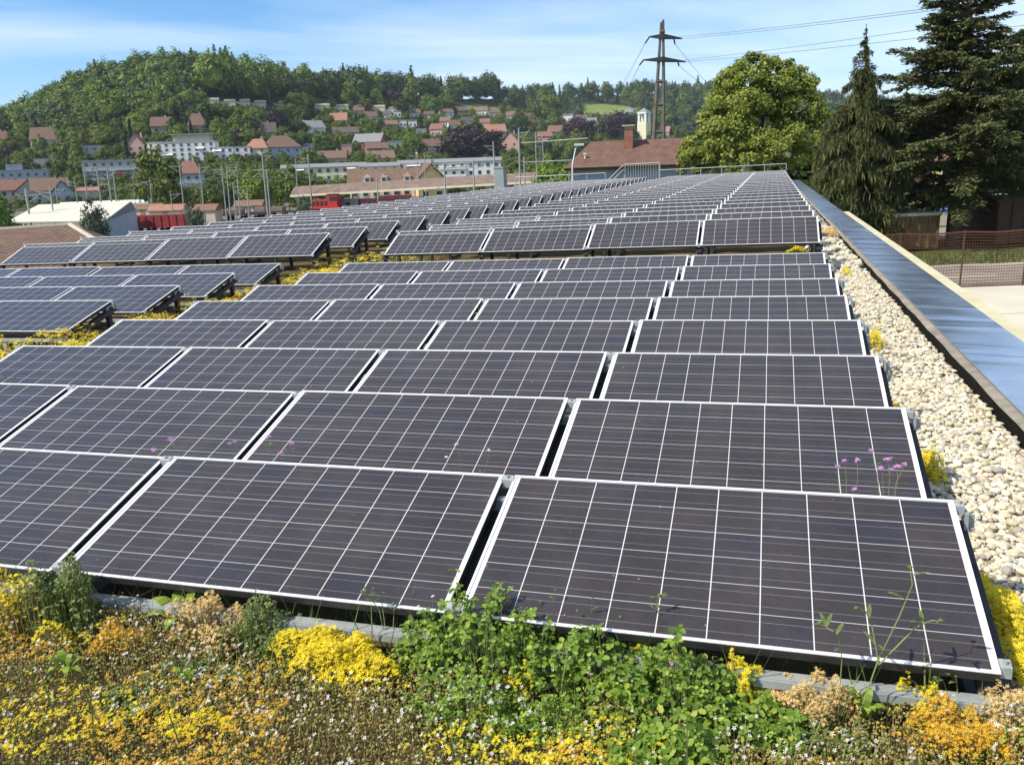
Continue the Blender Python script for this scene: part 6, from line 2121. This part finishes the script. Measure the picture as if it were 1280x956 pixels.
# church tower on the slope
ct = thing('church_tower', 'slender cream church tower with open belfry right of the brick chimney', 'church tower')
p, D = hit(805, 182, 150)
k = D / F_PX
ct.matrix_world = T(*p) @ Matrix.Rotation(R(-38), 4, 'Z')
w = 12 * k
obj('shaft', MB().box(-w / 2, w / 2, -w / 2, w / 2, -3, 27 * k).mesh('shaft', M['w_paleyellow']), ct)
bf = MB()
for sx in (-1, 1):
    for sy in (-1, 1):
        bf.box(sx * w * 0.36 - w * 0.1, sx * w * 0.36 + w * 0.1, sy * w * 0.36 - w * 0.1, sy * w * 0.36 + w * 0.1, 27 * k + 0.003, 36 * k)
obj('belfry', bf.box(-w * 0.5, w * 0.5, -w * 0.5, w * 0.5, 36 * k + 0.003, 38 * k).mesh('belfry', M['w_white']), ct)
obj('roof', MB().add([(-w * .5, -w * .5, 38.2 * k), (w * .5, -w * .5, 38.2 * k), (w * .5, w * .5, 38.2 * k), (-w * .5, w * .5, 38.2 * k), (0, 0, 43 * k)], [(0, 1, 4), (1, 2, 4), (2, 3, 4), (3, 0, 4)]).mesh('roof', M['r_grey']), ct)

# ------------------------------------------------------------------ big trees by the roof
def limb(b, pts, r0, r1):
    b.tube(pts, r0, 8, 0, r1)


# linden with lumpy yellow green crown
LD = 64.0
ln = thing('linden_tree', 'large rounded yellow green linden tree beyond the far right roof corner', 'tree')
g0 = ground_at(950, LD)
b = MB()
limb(b, [g0 + [0, 0, -0.5], g0 + [0.1, 0, 2.5], at(948, 185, LD), at(946, 150, LD)], 0.55, 0.18)
for px, py in ((905, 160), (985, 150), (930, 120), (965, 110), (880, 190), (1010, 135)):
    limb(b, [at(948, 190, LD), (at(948, 175, LD) + at(px, py, LD)) / 2 + [0, 0.4, 0], at(px, py, LD)], 0.2, 0.05)
obj('trunk', b.mesh('trunk', M['bark']), ln)
b = MB()
LK = LD / F_PX
lumps = [(945, 122, 46, 0), (912, 140, 34, -1.5), (975, 118, 38, 1.0), (1005, 140, 28, 0.5), (905, 172, 34, -2), (868, 190, 24, -2.5), (885, 200, 26, -2.5), (930, 192, 36, -2.6), (968, 188, 36, -1.5), (1000, 185, 34, 0), (950, 158, 42, 0.8), (1012, 165, 26, 1), (893, 155, 22, -0.5), (940, 92, 24, 0), (975, 90, 20, 0.5), (862, 205, 20, -2), (1000, 110, 24, 0.8), (920, 108, 26, 0)]
for px, py, r, dy in lumps:
    c = at(px, py, LD) + np.array([0, dy, 0])
    rr = r * LK
    P, N = crown_points(int(12 + r * 0.55), 130, rr, rr, rr * 0.85, rr * 0.33, 0.7, -0.6)
    cards(b, P + c, 0.22 * rng.uniform(0.7, 1.3, len(P)), N * 0.7 + np.array([0, -0.1, 0.35]), 0.75, 0.62, 0)
obj('crown', b.mesh('crown', M['lf_linden']), ln)

# weeping spruce
SD = 46.0
sp = thing('weeping_spruce', 'dark olive spruce with drooping branches right of the linden', 'tree')
g0 = ground_at(1082, SD)
tp = at(1083, 30, SD)
b = MB()
limb(b, [g0 + [0, 0, -0.5], (g0 + tp) / 2, tp], 0.30, 0.015)
SKp = SD / F_PX
cr_ = MB()
prof_y = [30, 45, 62, 80, 105, 130, 160, 200, 250, 290]
prof_r = [0.5, 3, 8, 15, 20, 28, 43, 56, 63, 56]
for k in range(230):
    f = rng.random() ** 0.75
    y = 34 + 262 * f
    rad = np.interp(y, prof_y, prof_r) * SKp * rng.uniform(0.65, 1.12)
    a = rng.uniform(0, 2 * math.pi)
    zc = at(1083, y, SD)[2]
    n = 7
    tip = np.array([math.cos(a) * rad, math.sin(a) * rad, 0])
    pts = [np.array([tp[0], tp[1], zc + 0.28 * rad]) + tip * s + np.array([0, 0, 0.16 * rad * math.sin(s * 2.4) - 0.42 * rad * s ** 2]) for s in np.linspace(0, 1, n)]
    if k % 2 == 0:
        limb(b, pts, 0.035, 0.008)
    # hanging strands
    m = int(46 + 95 * rad)
    s = rng.random(m) ** 0.7
    base = np.array([pts[0] + (pts[-1] - pts[0]) * q for q in s])
    zi = np.interp(s, np.linspace(0, 1, n), [q[2] for q in pts])
    base[:, 2] = zi
    side = np.array([-math.sin(a), math.cos(a), 0])
    base += side * rng.normal(0, 0.025 + 0.11 * rad, (m, 1))
    L = rng.uniform(0.25, 0.75, m) * min(1, 0.22 + rad * 0.5)
    C = base - np.array([0, 0, 1]) * (L * 0.5)[:, None]
    cards(cr_, C, L, np.array([math.cos(a) * 0.5, math.sin(a) * 0.5 - 0.2, 0.0]), 0.8, 0.105, 0, np.tile([0.06, 0, -1.0], (m, 1)))
    m2 = int(10 + 16 * rad)
    s = rng.random(m2)
    C = np.array([pts[0] + (pts[-1] - pts[0]) * q for q in s])
    C[:, 2] = np.interp(s, np.linspace(0, 1, n), [q[2] for q in pts])
    cards(cr_, C + side * rng.normal(0, 0.03 + 0.07 * rad, (m2, 1)), rng.uniform(0.18, 0.34, m2), (0, 0, 1), 0.5, 0.4, 0, np.tile(tip / (rad + 1e-6) + [0, 0, -0.5], (m2, 1)))
obj('trunk', b.mesh('trunk', M['bark']), sp)
obj('crown', cr_.mesh('crown', M['lf_spruce']), sp)


def big_fir(label, base_px, D, top_px, y_low, prof_y, prof_r, nbr, trunk_r, seedv, lean=0.0):
    t = thing('fir_tree', label, 'tree')
    g0 = ground_at(base_px, D)
    tp = at(*top_px, D)
    b = MB()
    limb(b, [g0 + [0, 0, -0.5], g0 * 0.7 + tp * 0.3, g0 * 0.3 + tp * 0.7, tp], trunk_r, 0.03)
    c = MB()
    K = D / F_PX
    for k in range(nbr):
        y = top_px[1] + 6 + (y_low - top_px[1]) * (k + rng.random()) / nbr
        f = (y - top_px[1]) / (y_low - top_px[1])
        rad = np.interp(y, prof_y, prof_r) * K * rng.uniform(0.55, 1.15)
        a = rng.uniform(0, 2 * math.pi)
        z = at(base_px, y, D)[2]
        q = (z - g0[2]) / (tp[2] - g0[2])
        c0 = g0 + (tp - g0) * q
        d = np.array([math.cos(a), math.sin(a), 0])
        side = np.array([-math.sin(a), math.cos(a), 0])
        n = 8
        S_ = np.linspace(0, 1, n)
        rise = rng.uniform(-0.15, 0.42) + 0.35 * (1 - f)
        pts = np.array([c0 + d * rad * s + np.array([0, 0, rad * (rise * s - 0.35 * s * s + 0.12 * s ** 4)]) for s in S_])
        limb(b, list(pts), 0.03 + 0.02 * rad, 0.008)
        nt = int(12 + 11 * rad)
        for j in range(nt):
            s = 0.18 + 0.82 * rng.random() ** 0.75
            p = np.array([np.interp(s, S_, pts[:, i]) for i in range(3)])
            sg = 1 if j % 2 else -1
            tl = (0.22 + 0.30 * rad * (1 - s * 0.75)) * rng.uniform(0.6, 1.15)
            td = d * 0.75 + side * sg * rng.uniform(0.4, 1.0) + np.array([0, 0, rng.uniform(-0.65, 0.20)])
            td /= np.linalg.norm(td)
            m = int(5 + tl * 13)
            u_ = rng.random(m)
            C = p + td * (u_ * tl)[:, None] + rng.normal(0, 0.035, (m, 3))
            cards(c, C, rng.uniform(0.16, 0.30, m), (0, -0.1, 0.8), 0.55, 0.34, 0, np.tile(td + np.array([0, 0, 0.1]), (m, 1)))
    obj('trunk', b.mesh('trunk', M['bark']), t)
    obj('crown', c.mesh('crown', M['lf_fir']), t)
    return t


big_fir('huge dark fir whose top leaves the picture, bare trunk beside the brown container', 1188, 46, (1216, -70), 246,
        [-70, 0, 40, 75, 100, 140, 160, 200, 240, 268], [16, 40, 46, 64, 86, 104, 118, 112, 92, 60], 340, 0.28, 1)
big_fir('second dark fir at the right picture edge behind the huge one', 1278, 50, (1282, 34), 262,
        [34, 60, 100, 150, 200, 260, 300], [6, 26, 44, 58, 64, 56, 30], 190, 0.30, 2)
# greenery and buildings seen beneath the big trees
for k, (kind, px, D, h, wd) in enumerate((('dark', 1000, 78, 9, 1.2), ('dark', 1040, 74, 8, 1.2), ('broad', 1075, 95, 9, 1.3), ('broad', 1115, 100, 8, 1.3), ('dark', 1150, 104, 9, 1.3), ('broad', 1215, 110, 9, 1.4), ('dark', 1260, 100, 10, 1.3), ('dark', 1310, 90, 10, 1.3))):
    put_tree(kind, ground_at(px, D), h, ['dark tree filling the gap between linden and spruce', 'dark tree behind the left edge of the spruce', 'green tree seen through the spruce', 'green tree between spruce and fir', 'dark tree behind the left branches of the huge fir',
                                         'green tree behind the fir trunk', 'dark tree behind the second fir', 'dark tree beyond the right picture edge'][k], 'trees behind the conifers', wd)
house(1165, 285, 90, 78, 20, 'gable', 'yellow', 'tile', 'yellow house glimpsed through the fir branches', 'yellow house behind the fir', 10, 4, 2, D=84)

# ------------------------------------------------------------------ yard to the right
M['yard'] = mottled('yard_concrete', (0.52, 0.47, 0.37), (0.64, 0.59, 0.47), 0.5, 0.9, detail=7)
M['asphalt'] = mottled('pinkish_asphalt', (0.23, 0.18, 0.15), (0.32, 0.26, 0.22), 0.8, 0.9, detail=6)
M['paint'] = plain('road_paint', (0.72, 0.70, 0.64))
M['orange_net'] = plain('orange_net', (0.12, 0.052, 0.028), 0.7)
M['rust'] = mottled('rusty_container', (0.13, 0.075, 0.032), (0.24, 0.15, 0.06), 1.0, 0.85, detail=6)
M['hoarding'] = mottled('brown_boards', (0.075, 0.045, 0.03), (0.13, 0.08, 0.055), 1.2, 0.9)
Z0 = 3.0


def yard(name, x0, x1, y0, y1, z, mat):
    structure(name, MB().add([(x0, y0, z), (x1, y0, z), (x1, y1, z), (x0, y1, z)], [(0, 1, 2, 3)]), M[mat])


yard('yard_pavement', 5, 60, -12, 31.6, Z0 + 0.03, 'yard')
jm = MB()
for yq in (10.5, 15.5, 20.5, 25.8):
    jm.add([(5, yq, Z0 + 0.034), (60, yq, Z0 + 0.034), (60, yq + 0.05, Z0 + 0.034), (5, yq + 0.05, Z0 + 0.034)], [(0, 1, 2, 3)])
for xq in (14.5, 19.5, 24.5, 29.5):
    jm.add([(xq, -12, Z0 + 0.036), (xq + 0.05, -12, Z0 + 0.036), (xq + 0.05, 31.5, Z0 + 0.036), (xq, 31.5, Z0 + 0.036)], [(0, 1, 2, 3)])
structure('pavement_joints', jm, M['asphalt'])
yard('road', 5, 90, 31.6, 37.2, Z0 + 0.034, 'asphalt')
mk = MB()
for k in range(9):
    mk.add([(14 + 4 * k, 34.2, Z0 + 0.038), (16.2 + 4 * k, 34.2, Z0 + 0.038), (16.2 + 4 * k, 34.32, Z0 + 0.038), (14 + 4 * k, 34.32, Z0 + 0.038)], [(0, 1, 2, 3)])
structure('road_markings', mk, M['paint'])
structure('kerb', MB().box(5, 90, 37.2, 37.4, Z0 - 0.2, Z0 + 0.13), M['yard'])
yard('verge_grass', 5, 90, 37.4, 43.5, Z0 + 0.05, 'lawn')
yard('lane', 5, 120, 50, 58, Z0 + 0.05, 'asphalt')
gt = MB()
P = np.stack([rng.uniform(12, 30, 6000), rng.uniform(37.5, 41, 6000), np.full(6000, Z0 + 0.08)], -1)
cards(gt, P + np.stack([np.zeros(6000), np.zeros(6000), rng.uniform(0, 0.18, 6000)], -1), rng.uniform(0.14, 0.34, 6000), (0, -1, 0.2), 0.6, 0.2, 0, np.tile([0.0, 0, 1.0], (6000, 1)))
tag(obj('verge_tufts', gt.mesh('verge_tufts', M['grassy'])), kind='stuff')

ft = thing('safety_net_fence', 'reddish plastic net fence between the concrete yard and the road', 'fence')
nb = MB()
fy, x0, x1, hN = 31.45, 10.0, 34.0, 2.12
xq = np.arange(x0, x1, 0.10)
sag = lambda x: Z0 + hN - 0.05 * abs(math.sin((x - x0) * math.pi / 2.4)) ** 2
for x in xq:
    zt = sag(x)
    nb.add([(x, fy, Z0 + 0.05), (x + 0.012, fy, Z0 + 0.05), (x + 0.012, fy, zt), (x, fy, zt)], [(0, 1, 2, 3)])
nh = 19
for k in range(nh + 1):
    for a, c in zip(xq[:-1:4], list(xq[4::4]) + [xq[-1]]):
        za, zc = Z0 + 0.05 + (sag(a) - Z0 - 0.05) * k / nh, Z0 + 0.05 + (sag(c) - Z0 - 0.05) * k / nh
        hh = 0.010 if k not in (0, nh) else 0.03
        nb.add([(a, fy + 0.004, za - hh), (c, fy + 0.004, zc - hh), (c, fy + 0.004, zc + hh), (a, fy + 0.004, za + hh)], [(0, 1, 2, 3)])
obj('net', nb.mesh('net', M['orange_net']), ft)
for k in range(11):
    x = x0 + 2.4 * k
    obj('post', MB().tube([(x, fy + 0.05, Z0 - 0.2), (x, fy + 0.05, Z0 + hN + 0.05)], 0.03, 6).mesh('post', M['hoarding']), ft)


def container(px, D, w, h, d, mat, label, yaw, name='skip_container'):
    g = ground_at(px, D)
    t = thing(name, label, 'container', T(g[0], g[1], Z0) @ Matrix.Rotation(R(yaw), 4, 'Z'))
    b = MB().box(-w / 2, w / 2, 0, d, 0.15, h - 0.16)
    for k in range(6):
        x = -w / 2 + 0.1 + (w - 0.2) * k / 5
        b.box(x - 0.05, x + 0.05, -0.07, -0.003, 0.15, h - 0.17)
    obj('body', b.mesh('body', M[mat]), t)
    obj('rim', MB().box(-w / 2 - 0.08, w / 2 + 0.08, -0.08, d + 0.08, h - 0.157, h).mesh('rim', M['w_beige' if mat == 'rust' else 'hoarding']), t)
    for sx in (-1, 1):
        obj('skid', MB().box(sx * w * 0.35 - 0.08, sx * w * 0.35 + 0.08, 0.1, d - 0.1, 0, 0.147).mesh('skid', M['black']), t)
    return t


container(1143, 44.5, 2.7, 2.0, 4.5, 'rust', 'rusty brown container with pale rim left of the fir trunk', 6)
container(1288, 45.5, 3.8, 2.5, 5, 'hoarding', 'dark brown container under the right fir branches', -4)
wl_ = thing('low_wall', 'low pale concrete wall beyond the fir trunk', 'wall', T(0, 0, 0))
obj('panel', MB().box(12, 60, 60, 60.3, Z0, Z0 + 0.9).mesh('panel', M['yard']), wl_)


def car(px, D, yaw, col, label, z=None):
    g = ground_at(px, D)
    t = thing('parked_car', label, 'car', T(g[0], g[1], Z0 + 0.06) @ Matrix.Rotation(R(yaw), 4, 'Z'), 'cars beyond the fir trunk')
    pm = plain('car_paint', col, 0.3, 0.05)
    b = MB()
    prof_ = [(-2.05, 0.35), (-2.1, 0.75), (-1.95, 0.95), (-0.95, 1.02), (1.7, 1.0), (2.05, 0.8), (2.05, 0.35)]
    b.prism([(x, -0.85, z_) for x, z_ in prof_], [(x, 0.85, z_) for x, z_ in prof_])
    obj('body', b.mesh('body', pm), t)
    b = MB()
    pc = [(-0.95, 1.02), (-0.35, 1.45), (1.0, 1.47), (1.65, 1.0)]
    b.prism([(x, -0.74, z_) for x, z_ in pc], [(x, 0.74, z_) for x, z_ in pc])
    cb = obj('cabin', b.mesh('cabin', M['glass']), t)
    obj('roof', MB().box(-0.3, 0.98, -0.73, 0.73, 1.473, 1.51).mesh('roof', pm), cb)
    for x in (-1.3, 1.25):
        for y in (-0.8, 0.8):
            obj('wheel', MB().tube([(x, y - 0.1, 0.31), (x, y + 0.1, 0.31)], 0.31, 12).mesh('wheel', M['black']), t)


car(1207, 64, 4, (0.10, 0.22, 0.45), 'small blue car seen right of the fir trunk')
car(1240, 70, 8, (0.62, 0.62, 0.62), 'pale grey car further right behind the fir trunk')

# ------------------------------------------------------------------ thin summer haze
HAZE = True
if HAZE:
    hm_ = bpy.data.materials.new('haze')
    hm_.use_nodes = True
    hn = hm_.node_tree.nodes
    hn.remove(hn['Principled BSDF'])
    pv = hn.new('ShaderNodeVolumePrincipled')
    pv.inputs['Color'].default_value = (0.80, 0.88, 1.0, 1)
    pv.inputs['Density'].default_value = 0.00007
    hm_.node_tree.links.new(pv.outputs[0], hn['Material Output'].inputs['Volume'])
    hz_ = MB().box(-9200, 9200, -3200, 9200, -3, 330)
    tag(obj('haze', hz_.mesh('haze', hm_)), kind='stuff')
